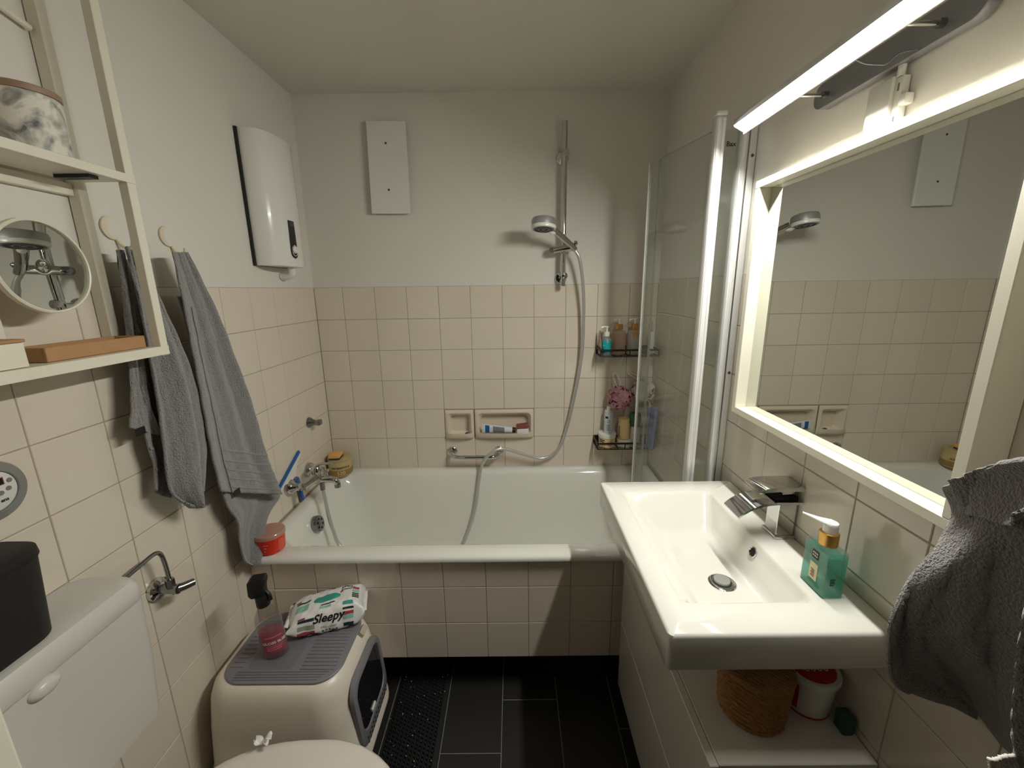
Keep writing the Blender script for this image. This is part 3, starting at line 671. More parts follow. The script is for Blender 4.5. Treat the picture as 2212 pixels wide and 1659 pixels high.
oj = thing('orange_jar', 'round orange-red plastic jar with clear lid on the tub rim corner', 'jar', (.062, -.69, .596))
oc_ = Vector((.0665, -.688, .5962))
obj('jar_body', lathe([(.040, 0), (.044, .003), (.048, .052), (.0485, .058)], oc_, n=44), MT['orange'], oj)
obj('jar_lid', lathe([(.0495, .0582), (.0505, .060), (.0505, .071), (.049, .073), (0, .073)], oc_, n=44, cap1=False), clear('frosted_pink_lid', (236, 190, 170), .72, .15, 1.4, (238, 205, 188)), oj)
va = math.atan2(CAM.y - oc_.y, CAM.x - oc_.x)
lb_ = B()
for k, (a, b_) in enumerate(((-.52, .10), (-.50, .14), (-.55, .30))):
    z = .018 + k * .011
    grid(6, 1, lambda u, v: Vector((oc_.x + (.0475 + .0004) * math.cos(va + a + b_ * u * 1.2), oc_.y + .0479 * math.sin(va + a + b_ * u * 1.2), oc_.z + z + .003 * v)), lb_)
obj('jar_print', lb_, MT['pinkl'], oj, 0)
obj('jar_label', grid(8, 3, lambda u, v: Vector((oc_.x + (.0447 + .0047 * v) * math.cos(va + .45 + .5 * u), oc_.y + (.0447 + .0047 * v) * math.sin(va + .45 + .5 * u), oc_.z + .006 + .046 * v))), mat('salmon_print', (226, 90, 66), .4), oj)

# ================================================================== WATER HEATER and VENT COVER
wh = thing('water_heater', 'white wall-mounted electric water heater with dark control strip', 'water heater', (0, -.32, 1.575))
z0h, z1h = 1.578, 2.028
sec = [(.004, -.434), (.030, -.434), (.052, -.430), (.068, -.420), (.080, -.404), (.088, -.382), (.093, -.355), (.095, -.32), (.094, -.285), (.090, -.25), (.083, -.225), (.070, -.208), (.050, -.202), (.004, -.202)]
obj('casing', prism(sec, lambda a, b_, d_: (a, b_, d_), z0h, z1h, bev=.002), MT['wplastic2'], wh, 25)
obj('back_plate', box(.001, .0095, -.441, -.1995, z0h - .001, z1h + .001), MT['black'], wh, 0)
def hx(y):
    for (a, b_), (c_, d_) in zip(sec, sec[1:]):
        if b_ <= y <= d_: return a + (c_ - a) * (y - b_) / (d_ - b_)
    return .095
def panel(yc, z0, z1, w0, w1, off, nm, m, par):
    def f(u, v):
        t = v; wd = (w0 + (w1 - w0) * t) * (1 if t > .18 else math.sqrt(max(0, 1 - ((.18 - t) / .18) ** 2)) * .98 + .02)
        y = yc + (u - .5) * wd; return Vector((hx(y) + off, y, z0 + (z1 - z0) * t))
    return obj(nm, grid(8, 24, f), m, par)
cp = panel(-.322, 1.607, 1.745, .050, .042, .0012, 'control_panel', MT['black'], wh)
panel(-.322, 1.724, 1.741, .030, .034, .0018, 'display', mat('heater_display', (60, 56, 66), .2), cp)
obj('dial', lathe([(.0145, 0), (.0135, .006), (.010, .009), (0, .010)], (hx(-.322) + .0015, -.323, 1.640), (1, 0, 0), 28, cap1=False), MT['wplastic2'], cp)
rg = []
for k in range(25):
    a = math.radians(200 + 260 * k / 24); rg.append(Vector((hx(-.322) + .0028, -.3225 + .0195 * math.cos(a), 1.637 + .0195 * math.sin(a))))
obj('dial_arc', tube(rg, .0011, 6, 1), MT['wplastic2'], cp)
obj('pipe_outlet', tube([(.05, -.275, z0h + .004), (.05, -.272, z0h - .022), (.03, -.268, z0h - .034), (.003, -.266, z0h - .034)], .014, 14, 6), MT['wplastic2'], wh)
vc = thing('vent_cover', 'narrow white cover board with two screws on the back wall', 'cover panel', (.395, 0, 1.817))
P = [on(1, -.034, u, v) for u, v in ((803, 461), (886, 461), (875, 261), (790, 261))]
vb = loft([[Vector((p.x, y, p.z)) for p in P] for y in (-.034, -.022)])
bmesh.ops.bevel(vb, geom=vb.edges[:], offset=.001, segments=1, affect='EDGES')
obj('board', vb, MT['wplastic'], vc, 30)
obj('spacer', box(.345, .445, -.0215, -.001, 1.86, 2.15), MT['wplastic'], vc, 0)
for u, v in ((833, 309), (840, 410)):
    p = on(1, -.0345, u, v); obj('screw', lathe([(.0048, 0), (.0042, .0015), (.0015, .002), (.0015, .001)], (p.x, -.0342, p.z), (0, -1, 0), 14), MT['screw'], vc)

# ================================================================== WIRE CADDIES on the back wall
def caddy(label, z):
    t = thing('wire_caddy', label, 'shower caddy', (1.47, -.055, z), group='black wire shower caddies')
    x0, x1, y0, y1 = 1.333, 1.600, -.103, -.004
    t1, t2 = B(), B()
    for zz in (z + .003,): tube([(x0, y1, zz), (x0, y0, zz), (x1, y0, zz), (x1, y1, zz), (x0, y1, zz)], .003, 8, 1, t1)
    obj('base_frame', t1, MT['blackw'], t, 0)
    obj('top_rail', box(x0 - .002, x1, y0 - .0015, y0 + .0015, z + .027, z + .036, .0006, 1), MT['blackw'], t, 0)
    obj('side_rail', box(x0 - .0015, x0 + .0015, y0, y1, z + .027, z + .040, .0006, 1), MT['blackw'], t, 0)
    obj('side_rail', box(x1 - .0015, x1 + .0015, y0, y1, z + .027, z + .036, .0006, 1), MT['blackw'], t, 0)
    for x in (x0, x0 + .134, x1): obj('upright', cyl((x, y0, z + .003), (x, y0, z + .030), .0024, n=8), MT['blackw'], t, 0)
    obj('back_plate', box(x0, x1, -.0035, -.001, z + .002, z + .040), MT['blackw'], t, 0)
    fl = B()
    for k in range(9): box(x0 + .003 + k * .0325, x0 + .006 + k * .0325, y0, y1, z + .001, z + .005, bm=fl)
    for k in range(3): box(x0, x1, y0 + .022 + k * .026, y0 + .024 + k * .026, z + .0005, z + .0035, bm=fl)
    obj('wire_floor', fl, MT['blackw'], t, 0)
    return t
CZ1, CZ2 = 1.170, .716
caddy('upper black wire caddy with pump bottles on the back wall', CZ1)
caddy('lower black wire caddy with jars on the back wall', CZ2)
def pumpbottle(name, label, x, y, z, h, r, body, cap, liquid=None, fill=.8, neck=.010, capr=.013, caph=.022, pump='wplastic2', group=None, ang=3.3):
    t = thing(name, label, 'bottle', (x, y, z), group=group)
    c = (x, y, z)
    obj('bottle_body', lathe([(r * .92, 0), (r, .004), (r, h * .80), (r * .86, h * .90), (neck * 1.3, h * .97), (neck, h)], c, n=28), body, t)
    if liquid: obj('liquid', lathe([(r * .86, .003), (r * .93, .006), (r * .93, h * fill)], c, n=24), liquid, t)
    obj('collar', lathe([(capr, h + .0003), (capr, h + caph), (capr * .9, h + caph + .001)], c, n=24), cap, t)
    p = obj('pump', lathe([(.0045, h + caph + .001), (.0045, h + caph + .018), (.0075, h + caph + .019), (.0075, h + caph + .027), (0, h + caph + .028)], c, n=16, cap1=False), MT[pump], t)
    d = Vector((math.cos(ang), math.sin(ang), 0)); a = Vector(c) + Vector((0, 0, h + caph + .024))
    obj('nozzle', tube([a, a + d * .012, a + d * .022 + Vector((0, 0, -.002)), a + d * .027 + Vector((0, 0, -.006))], .0034, 8, 4), MT[pump], p)
    return t
Z1, Z2 = CZ1 + .0056, CZ2 + .0056
b1 = pumpbottle('pump_bottle', 'clear pump bottle with turquoise label in the upper caddy', 1.3655, -.070, Z1, .088, .0235, MT['frosted'], MT['wplastic2'], caph=.020)
va = math.atan2(CAM.y + .07, CAM.x - 1.3655); bc = Vector((1.3655, -.070, Z1))
lb1 = obj('turquoise_label', grid(14, 4, lambda u, v: bc + Vector((.0239 * math.cos(va - 1.15 + 2.3 * u), .0239 * math.sin(va - 1.15 + 2.3 * u), .012 + .058 * v))), MT['cyan'], b1)
for nm, m_, a0, a1, z0, z1 in (('pink_square', 'pinkl', .05, .35, .060, .069), ('pale_bar', 'tealp', -.9, -.3, .046, .049), ('navy_bar', 'tealn', -1.0, -.1, .022, .030), ('pale_dots', 'tealp', .1, .9, .014, .019)):
    obj(nm, grid(6, 1, lambda u, v: bc + Vector((.0243 * math.cos(va + a0 + (a1 - a0) * u), .0243 * math.sin(va + a0 + (a1 - a0) * u), z0 + (z1 - z0) * v))), MT[m_], lb1, 0)
pumpbottle('gold_pump_bottle', 'tall peach pump bottle with gold collar in the upper caddy', 1.428, -.045, Z1, .118, .0325, MT['peach'], MT['gold'], capr=.0165)
b3 = pumpbottle('gold_pump_bottle', 'milky pump bottle with gold collar behind the glass edge in the upper caddy', 1.500, -.045, Z1, .118, .0345, MT['milk'], MT['gold'], capr=.0165)
obj('kraft_tag', lathe([(.011, 0), (.011, .002)], (1.494, -.082, Z1 + .098), (0, -1, .1), 20), MT['amberlab'], b3)
wn = thing('nozzle_bottle', 'slim white bottle with thin nozzle behind the glass in the upper caddy', 'bottle', (1.574, -.060, Z1))
obj('bottle_body', box(1.565, 1.584, -.072, -.048, Z1 + .0002, Z1 + .105, .004), MT['wplastic'], wn)
obj('nozzle', lathe([(.006, .1052), (.003, .12), (.0022, .155), (0, .156)], (1.5745, -.06, Z1), n=14, cap1=False), MT['clearp'], wn)
pc = thing('refill_pouch', 'thin pink and black pouch standing at the left end of the upper caddy', 'pouch', (1.341, -.06, Z1))
po = [(-.090, 0), (-.018, 0), (-.012, .03), (-.018, .075), (-.045, .112), (-.054, .10), (-.085, .05)]
obj('pouch_front', prism(po, lambda a, b_, d_: (1.3385 + d_ - .06 * max(0, b_ - .05) * .3, a, Z1 + .0005 + b_), -.0015, .0005), MT['pinkcard'], pc, 0)
obj('pouch_back', prism(po, lambda a, b_, d_: (1.3395 + d_ - .06 * max(0, b_ - .05) * .3, a, Z1 + .0005 + b_), .0002, .0012), MT['black'], pc, 0)
# lower caddy
bj = thing('body_butter_jar', 'pale orange body butter jar with white lid at the left of the lower caddy', 'jar', (1.388, -.060, Z2))
c = (1.388, -.0595, Z2)
obj('jar_body', lathe([(.036, 0), (.040, .004), (.040, .048)], c, n=36), MT['butter'], bj)
obj('jar_lid', lathe([(.0425, .0482), (.043, .050), (.043, .067), (.041, .069), (0, .069)], c, n=36, cap1=False), MT['wplastic2'], bj)
va = math.atan2(CAM.y + .06, CAM.x - 1.388)
ln = B()
for k, (a0, a1) in enumerate(((-.95, -.25), (-.95, -.35))): grid(6, 1, lambda u, v: Vector((c[0] + .0405 * math.cos(va + a0 + (a1 - a0) * u), c[1] + .0405 * math.sin(va + a0 + (a1 - a0) * u), c[2] + .036 - .0085 * k + .0045 * v)), ln)
obj('jar_print', ln, MT['ink'], bj, 0)
obj('jar_emblem', grid(8, 4, lambda u, v: Vector((c[0] + .0404 * math.cos(va + .1 + .5 * u), c[1] + .0404 * math.sin(va + .1 + .5 * u), c[2] + .012 + .016 * v))), MT['jarb'], bj)
fb = thing('foam_bottle', 'slim white foam pump bottle standing on the body butter jar', 'bottle', (1.392, -.056, Z2 + .0695))
c = (1.392, -.056, Z2 + .0696)
obj('bottle_body', lathe([(.0195, 0), (.0205, .003), (.0205, .096), (.0195, .101), (.0165, .103)], c, n=32), MT['bluew'], fb)
obj('pump_collar', lathe([(.0190, .1033), (.0190, .110), (.0105, .113), (.0105, .132), (0, .133)], c, n=28, cap1=False), MT['wplastic2'], fb)
obj('nozzle', box(c[0] - .004, c[0] + .018, c[1] - .012, c[1] - .003, c[2] + .125, c[2] + .133, .002), MT['wplastic2'], fb)
va = math.atan2(CAM.y - c[1], CAM.x - c[0])
obj('bottle_emblem', tube([Vector((c[0] + .0212 * math.cos(va + .1 + .32 * math.cos(k / 3)), c[1] + .0212 * math.sin(va + .1 + .32 * math.cos(k / 3)), c[2] + .060 + .007 * math.sin(k / 3))) for k in range(20)], .0006, 6, 1), MT['ink'], fb, 0)
obj('bottle_mark', grid(5, 2, lambda u, v: Vector((c[0] + .0210 * math.cos(va - .75 + .7 * u), c[1] + .0210 * math.sin(va - .75 + .7 * u), c[2] + .074 + .010 * v))), MT['ink'], fb)
ln = B()
for k in range(4): grid(5, 1, lambda u, v: Vector((c[0] + .0210 * math.cos(va - .35 + .75 * u), c[1] + .0210 * math.sin(va - .35 + .75 * u), c[2] + .014 + .0085 * k + .003 * v)), ln)
obj('bottle_print', ln, MT['greyd'], fb, 0)
j2 = thing('cream_pot', 'pale lidded cream pot beside the body butter jar in the lower caddy', 'jar', (1.475, -.06, Z2))
c = (1.474, -.0575, Z2)
obj('pot_body', lathe([(.033, 0), (.036, .003), (.037, .020)], c, n=32), MT['wplastic'], j2)
obj('pot_lid', lathe([(.0375, .0202), (.038, .022), (.038, .032), (.036, .034), (0, .034)], c, n=32, cap1=False), MT['wplastic2'], j2)
yb = thing('yellow_bottle', 'yellow shampoo bottle on the cream pot under the pink puff', 'bottle', (1.470, -.052, Z2 + .0345))
c = (1.470, -.052, Z2 + .0346)
obj('bottle_body', lathe([(.026, 0), (.029, .004), (.029, .078), (.026, .086), (.027, .088), (.026, .104), (0, .105)], c, n=32, cap1=False), MT['yellowb'], yb)
va = math.atan2(CAM.y - c[1], CAM.x - c[0])
ln = B()
for k in range(7): grid(3, 1, lambda u, v: Vector((c[0] + .0293 * math.cos(va - .9 + .22 * u), c[1] + .0293 * math.sin(va - .9 + .22 * u), c[2] + .014 + .008 * k + .005 * v)), ln)
obj('bottle_print', ln, MT['ink'], yb, 0)
# bath puffs
def puff(name, label, ctr, r, m, seed, cordtop):
    t = thing(name, label, 'bath puff', ctr); rnd = random.Random(seed); bm = B(); ctr = Vector(ctr)
    for k in range(70):
        ax = Vector((rnd.gauss(0, 1), rnd.gauss(0, 1), rnd.gauss(0, 1))).normalized(); x, y = frame(ax); a0 = rnd.uniform(0, 6.28); sp_ = rnd.uniform(1.2, 2.6); rr = r * rnd.uniform(.72, 1.0); fq = rnd.uniform(5, 11); am = rnd.uniform(.03, .09)
        def f(u, v):
            a = a0 + sp_ * u; q = x * math.cos(a) + y * math.sin(a) + ax * ((v - .5) * .45 + am * math.sin(fq * a))
            return ctr + q.normalized() * rr * (1 + .07 * math.sin(fq * 1.3 * a + 9 * v))
        grid(16, 2, f, bm)
    obj('netting', bm, m, t, 60)
    ct_ = Vector(cordtop); tp = ctr + Vector((0, 0, r * .9))
    obj('cord', tube([tp + Vector((-.008, 0, -.01)), tp * .5 + ct_ * .5 + Vector((-.014, 0, 0)), ct_ + Vector((-.008, 0, 0)), ct_ + Vector((.008, 0, 0)), tp * .5 + ct_ * .5 + Vector((.012, 0, 0)), tp + Vector((.006, 0, -.01))], .0022, 8, 6), MT['cord'], t)
    obj('hook', lathe([(.007, 0), (.006, .004), (.003, .010)], (ct_.x, -.001, ct_.z - .004), (0, -1, 0), 14), MT['wplastic'], t)
    return t
puff('bath_puff', 'dusty pink mesh bath puff hanging above the lower caddy', (1.438, -.066, .968), .058, MT['loofah'], 3, (1.425, -.012, 1.072))
puff('bath_puff', 'white mesh bath puff hanging behind the glass screen', (1.55, -.066, 1.000), .055, MT['loofw'], 5, (1.495, -.012, 1.075))
gp = thing('green_scrubber', 'green and white scrub glove behind the glass above the lower caddy', 'scrub glove', (1.525, -.06, Z2))
obj('green_part', lathe([(.022, .165), (.028, .150), (.028, .120), (.022, .100)], (1.522, -.055, Z2), n=20), mat('green_cloth', (70, 104, 84), .9), gp)
obj('white_part', lathe([(.012, .0), (.024, .004), (.026, .06), (.022, .0995)], (1.524, -.055, Z2 + .0004), n=20), MT['loofw'], gp)
bcz = thing('wash_cloth', 'blue-grey wash cloth hanging behind the glass screen', 'cloth', (1.572, -.11, .74))
obj('cloth', grid(16, 20, lambda u, v: Vector((1.555 + .05 * u, -.124 - .010 * math.sin(9 * u + 2 * v), .935 - .21 * v))), MT['bluecloth'], bcz, solid=.003)
obj('cloth_loop', tube([(1.575, -.118, .934), (1.575, -.06, .955), (1.575, -.004, .95)], .002, 6, 4), MT['cord'], bcz)

# ================================================================== SHELF UNIT on the left wall
su = thing('wall_shelf', 'white open wall shelf with square posts at the upper left', 'shelf', (.065, -1.33, 1.345))
SY0, SY1 = -1.635, -1.030
for x0, x1 in ((.001, .026), (.112, .132)):
    for y0, y1 in ((SY1 - .020, SY1), (SY0, SY0 + .020)):
        obj('post', box(x0, x1, y0, y1, 1.345, 2.12, .0012, 1), MT['wwood'], su)
for z0, z1 in ((1.347, 1.366), (1.711, 1.727), (2.075, 2.090)):
    obj('shelf_board', box(.0275, .1305, SY0 + .0205, SY1 - .0205, z0, z1, .0012, 1), MT['wwood'], su)
    obj('shelf_front', box(.1308, .134, SY0 + .001, SY1 - .001, z0 - .0005, z1 + .0005, .0008, 1), MT['wwood'], su)
for z in (1.685, 2.05): obj('rear_rail', box(.001, .016, SY0 + .0205, SY1 - .0205, z, z + .024, .001, 1), MT['wwood'], su)
obj('brace', tube([(.010, -1.056, 1.985), (.010, -1.30, 2.04), (.010, -1.61, 2.10)], .006, 8, 1), MT['wwood'], su)
obj('black_clip', box(.05, .118, -1.118, -1.098, 1.7045, 1.7105), MT['black'], su, 0)
obj('rear_post', box(.001, .022, -1.262, -1.242, 1.366, 1.685, .001, 1), MT['wwood'], su)
# marble jar
mj = thing('marble_jar', 'marbled white and grey ceramic jar with wooden lid on the shelf', 'jar', (.072, -1.165, 1.7275))
c = (.075, -1.165, 1.7278)
obj('jar_body', lathe([(.047, 0), (.050, .003), (.0505, .092), (.0485, .095)], c, n=48), MT['marble'], mj)
obj('jar_lid', lathe([(.051, .0953), (.0515, .097), (.0515, .1045), (.050, .106), (0, .106)], c, n=48, cap1=False), MT['woodl'], mj)
# round magnifying mirror
rm = thing('round_mirror', 'round magnifying mirror with white rim hanging in the lower shelf bay', 'mirror', (.09, -1.212, 1.45))
mc = Vector((.078, -1.201, 1.534)); mr = .080
obj('rim', lathe([(mr + .001, -.008), (mr + .004, -.006), (mr + .004, .003), (mr + .001, .005), (mr - .001, .004), (mr - .001, -.002)], mc, (1, .033, .028), 56, cap1=False), MT['wwood'], rm)
gl_ = [(mr - .0012, -.0011)] + [(mr * (1 - k / 10), -.0011 - .0006 * (1 - (1 - k / 10) ** 2)) for k in range(1, 10)] + [(.0004, -.0019)]
obj('mirror_glass', lathe(gl_, mc, (1, .033, .028), 56, cap0=False), MT['mirror'], rm, 80)
obj('mirror_back', lathe([(mr - .002, -.0078), (.03, -.012), (.012, -.016), (.012, -.050)], mc, (1, .033, .028), 40), MT['wplastic'], rm)
# bamboo tray
tr_ = thing('bamboo_tray', 'small bamboo tray on the lower shelf board', 'tray', (.085, -1.16, 1.3665))
yt0, yt1, xt0, xt1, zt0 = -1.262, -1.060, .040, .108, 1.3666
obj('tray_bottom', box(xt0 + .005, xt1 - .005, yt0 + .005, yt1 - .005, zt0, zt0 + .006), MT['wood'], tr_, 0)
for a in ((xt0, xt0 + .006, yt0, yt1), (xt1 - .006, xt1, yt0, yt1), (xt0 + .0062, xt1 - .0062, yt0, yt0 + .006), (xt0 + .0062, xt1 - .0062, yt1 - .006, yt1)):
    obj('tray_side', box(a[0], a[1], a[2], a[3], zt0 + .0001, zt0 + .026, .001, 1), MT['wood'], tr_)
wx = thing('storage_box', 'white box with thin wooden lid at the left end of the lower shelf', 'box', (.08, -1.36, 1.3665))
obj('box_body', box(.045, .122, -1.42, -1.302, 1.3668, 1.408, .002), MT['wwood'], wx)
obj('box_lid', box(.043, .124, -1.422, -1.300, 1.4083, 1.4135, .001, 1), MT['wood'], wx)

# ================================================================== HOOKS and TOWELS on the left wall
def hook(label, y, z):
    t = thing('moon_hook', label, 'hook', (.0, y, z), group='crescent moon wall hooks')
    R, r = .0265, .0225; pts = []
    for k in range(25):
        a = math.radians(75 + 210 * k / 24); pts.append((R * math.cos(a), R * math.sin(a)))
    off = .0125
    a0, a1 = math.atan2(pts[-1][1], pts[-1][0] - off), math.atan2(pts[0][1], pts[0][0] - off)
    rr = math.hypot(pts[0][0] - off, pts[0][1])
    inn = []
    a0 = a0 if a0 > 0 else a0 + 2 * math.pi
    a1 = a1 if a1 > 0 else a1 + 2 * math.pi
    for k in range(1, 24): a = a0 + (a1 - a0) * k / 24; inn.append((off + rr * math.cos(a), rr * math.sin(a)))
    obj('crescent', prism(pts + inn, lambda a, b_, d_: (d_, y + a, z + b_), .001, .005), mat('cream_hook_' + str(abs(int(y * 100))), (226, 214, 190), .4), t, 0)
    obj('peg', tube([(.003, y + .006, z - .024), (.010, y + .008, z - .038), (.022, y + .009, z - .046), (.034, y + .009, z - .040), (.036, y + .009, z - .030)], .003, 8, 5), MT['cream'], t)
hook('crescent moon towel hook seen between the shelf posts', -.968, 1.634)
hook('crescent moon towel hook nearest the water heater', -.808, 1.634)
def curve(pts):
    """piecewise smooth function of t in 0..1 through points"""
    P = [Vector(p) for p in pts]; ls = [0]
    for a, b_ in zip(P, P[1:]): ls.append(ls[-1] + (b_ - a).length)
    tot = ls[-1]; C = crom(P, 10); m = len(C) - 1; L = [0]
    for a, b_ in zip(C, C[1:]): L.append(L[-1] + (b_ - a).length)
    def f(t):
        s = t * L[-1]
        for i in range(len(L) - 1):
            if s <= L[i + 1] or i == len(L) - 2:
                q = (s - L[i]) / max(1e-9, L[i + 1] - L[i]); return C[i].lerp(C[i + 1], min(1, max(0, q)))
    return f
def cloth(axis, base, left, right, folds, depth, bow=0, nu=60, nv=90, hems=(), rnd=0, base2=None):
    """hanging sheet between two traced silhouettes; left/right: pixel lists read on the plane axis = base"""
    fl = curve([on(axis, base, u, v) for u, v in left]); fr = curve([on(axis, base if base2 is None else base2, u, v) for u, v in right])
    sgn = 1
    def f(u, v):
        p = fl(v).lerp(fr(v), u); amp = depth * (.35 + .65 * min(1, v * 2.2))
        d = sum(a * math.sin(k * 2 * math.pi * u + ph + pv * v) for k, a, ph, pv in folds) * amp
        d += bow * math.sin(math.pi * u) * min(1, .3 + v)
        for h0, hw, hd in hems: d += hd * math.exp(-((v - h0) / hw) ** 2)
        d += .0015 * math.sin(37 * u + 23 * v + rnd) * math.sin(29 * v - 11 * u)
        q = p.copy(); q[axis] += d * (1 if axis == 0 else -1)
        return q
    return grid(nu, nv, f), f
def strip(f, v0, v1, off, axis, m, nm, par, u0=0.0, u1=1.0, nu=40):
    def g(u, v):
        q = f(u0 + (u1 - u0) * u, v0 + (v1 - v0) * v); q[axis] += off * (1 if axis == 0 else -1); return q
    return obj(nm, grid(nu, 3, g), m, par, 60)
tw = thing('hand_towel', 'grey terry towel hanging on the hook behind the shelf post', 'towel', (.04, -.97, .92), group='grey towels on the left wall')
g1, f1 = cloth(0, .045, [(250, 540), (262, 640), (272, 780), (276, 870), (272, 925)], [(268, 540), (283, 640), (306, 780), (318, 870), (345, 940)], [(1, .6, 0, 1), (2, .3, 1, 0)], .010, .004)
obj('left_fold', g1, MT['towel'], tw, 80, solid=.005)
g2, f2 = cloth(0, .034, [(262, 560), (285, 720), (297, 850), (306, 945), (322, 1000), (326, 1058)], [(285, 560), (340, 720), (370, 850), (378, 945), (384, 1010), (362, 1076)], [(1, .7, .5, 1), (2, .3, 1, 0)], .010, .003)
obj('back_fold', g2, MT['towel'], tw, 80, solid=.005)
for h in (.80, .90): strip(f2, h, h + .014, .0045, 0, MT['hem'], 'hem_band', tw, .0, .9)
g3, f3 = cloth(0, .066, [(270, 532), (292, 640), (312, 760), (332, 870), (348, 980), (360, 1055), (385, 1082), (420, 1096)], [(290, 545), (336, 640), (388, 760), (416, 850), (434, 950), (436, 1010), (430, 1060), (421, 1096)], [(1, .8, 2.6, .8), (2, .5, .3, 1.5), (3, .2, 2, 0)], .015, .014)
obj('front_fold', g3, MT['towel'], tw, 80, solid=.006)
for h in (.925, .95): strip(f3, h, h + .008, .0045, 0, MT['hem'], 'hem_band', tw)
p = on(0, .056, 310, 928); obj('care_tag', box(p.x - .001, p.x + .001, p.y - .022, p.y + .004, p.z - .010, p.z + .008, mtx=None), MT['black'], tw, 0)
tw2 = thing('hand_towel', 'grey terry towel with ribbed hem hanging beside the shelf near the tub', 'towel', (.04, -.80, .6), group='grey towels on the left wall')
g5, f5 = cloth(0, .040, [(380, 640), (420, 800), (450, 960), (466, 1060), (478, 1095), (500, 1130), (505, 1180), (515, 1212), (532, 1222)], [(440, 640), (500, 800), (550, 960), (580, 1050), (592, 1072), (572, 1105), (560, 1140), (556, 1190), (548, 1222)], [(1, .9, .4, 1), (2, .4, 1, .5)], .016, .004)
obj('back_fold', g5, MT['towel'], tw2, 80, solid=.006)
g4, f4 = cloth(0, .066, [(366, 545), (388, 680), (402, 780), (420, 880), (440, 990), (458, 1062)], [(402, 545), (462, 680), (496, 780), (530, 880), (560, 985), (594, 1068)], [(1, .9, 1.2, .5), (2, .45, .2, 1.2), (3, .25, 2, 0)], .016, .014)
obj('front_fold', g4, MT['towel'], tw2, 80, solid=.006)
for h in (.78, .83, .875, .92, .965): strip(f4, h, h + .010, .0045, 0, MT['hem'], 'hem_band', tw2, .27, 1)
obj('selvedge', tube([f4(.24, k / 20) + Vector((.006, 0, 0)) for k in range(4, 21)], .0016, 6, 2), MT['hem'], tw2)
p = f4(.30, .995); obj('care_tag', box(p.x + .004, p.x + .006, p.y - .012, p.y + .016, p.z - .012, p.z + .006), MT['black'], tw2, 0)

# ================================================================== CISTERN, VALVE, BIN, RADIO
ci = thing('toilet_cistern', 'white plastic toilet cistern on the left wall with oval button', 'cistern', (.07, -1.41, .555))
cy0, cy1 = -1.612, -1.212
def csec(z, ins, fx, r): return rr3(.001, fx, cy0 + ins, cy1 - ins, r, z, 8)
MT['cist'] = mat('cistern_plastic', (208, 204, 196), .3)
obj('tank_body', loft([csec(.556, .02, .112, .02), csec(.562, .012, .122, .025), csec(.70, .004, .133, .03), csec(.852, .0, .136, .032)]), MT['cist'], ci, 40)
obj('tank_lid', loft([csec(.8535, .0005, .1355, .032), csec(.856, -.0005, .137, .032), csec(.885, .001, .135, .032), csec(.897, .008, .127, .03), csec(.901, .02, .112, .025)]), MT['cist'], ci, 40)
bt = on(0, .138, 97, 1484)
fbm = lathe([(1, -.004), (1, .002), (.92, .006), (.7, .0105), (.35, .0125), (.01, .013)], n=36)
for v in fbm.verts: v.co = Vector((.1355 + v.co.z, bt.y + v.co.x * .0245, bt.z + v.co.y * .0150))
obj('flush_button', fbm, MT['cist'], ci, 60)
av = thing('angle_valve', 'chrome angle valve with bent supply pipe beside the cistern', 'valve', (.03, -1.07, .72))
vz, vy = .738, -1.062
obj('rosette', lathe([(.030, 0), (.029, .008), (.020, .014), (.012, .016)], (.0012, vy, vz), (1, 0, 0), 28), MT['chrome'], av)
obj('valve_body', cyl((.014, vy, vz), (.060, vy, vz), .0125, n=20), MT['chrome_d'], av)
obj('valve_knob', tube([(.046, vy - .004, vz), (.058, vy + .012, vz - .004), (.072, vy + .034, vz - .006)], lambda t: .0125 - .003 * t, 12, 4), MT['chrome_d'], av)
obj('outlet_nut', cyl((.044, vy - .004, vz + .008), (.044, vy - .004, vz + .032), .0105, n=6), MT['chrome_d'], av, 0)
obj('supply_pipe', tube([(.044, vy - .004, vz + .030), (.044, vy - .006, vz + .075), (.045, vy - .012, vz + .108), (.048, vy - .030, vz + .124), (.052, vy - .075, vz + .125), (.056, vy - .149, vz + .122)], .0052, 12, 6), MT['chrome_d'], av)
bn = thing('bathroom_bin', 'black rounded waste bin standing on the cistern', 'bin', (.075, -1.45, .9015))
def bsec(z, g): return rr3(.012 - g, .118 + g * 1.2, -1.545 - g, -1.352 + g, .045, z, 8)
obj('bin_body', loft([bsec(.9018, -.004), bsec(.905, 0), bsec(1.045, .006), bsec(1.050, .006)]), MT['blackm'], bn, 40)
obj('bin_lid', loft([bsec(1.0503, .007), bsec(1.053, .008), bsec(1.066, .007), bsec(1.070, .001)]), MT['blackm'], bn, 40)
ra = thing('shower_radio', 'round silver-rimmed digital radio clock on the left wall tiles', 'radio', (.0, -1.318, 1.09))
rc = Vector((.0012, -1.318, 1.145))
obj('outer_ring', lathe([(.054, 0), (.055, .006), (.052, .011), (.0385, .014), (.0375, .012), (.0375, 0)], rc, (1, 0, 0), 48, cap1=False), MT['ring'], ra)
fc = obj('radio_face', lathe([(.0365, .002), (.0365, .0105), (.034, .012), (0, .012)], rc, (1, 0, 0), 40, cap1=False), MT['face'], ra)
obj('dark_gap', lathe([(.0374, .001), (.0374, .004)], rc, (1, 0, 0), 40), MT['black'], ra)
obj('screen_frame', box(rc.x + .0121, rc.x + .0128, rc.y - .022, rc.y + .018, rc.z + .008, rc.z + .022), MT['maroon'], fc, 0)
obj('lcd_screen', box(rc.x + .0129, rc.x + .0134, rc.y - .020, rc.y + .016, rc.z + .0095, rc.z + .0205), MT['lcd'], fc, 0)
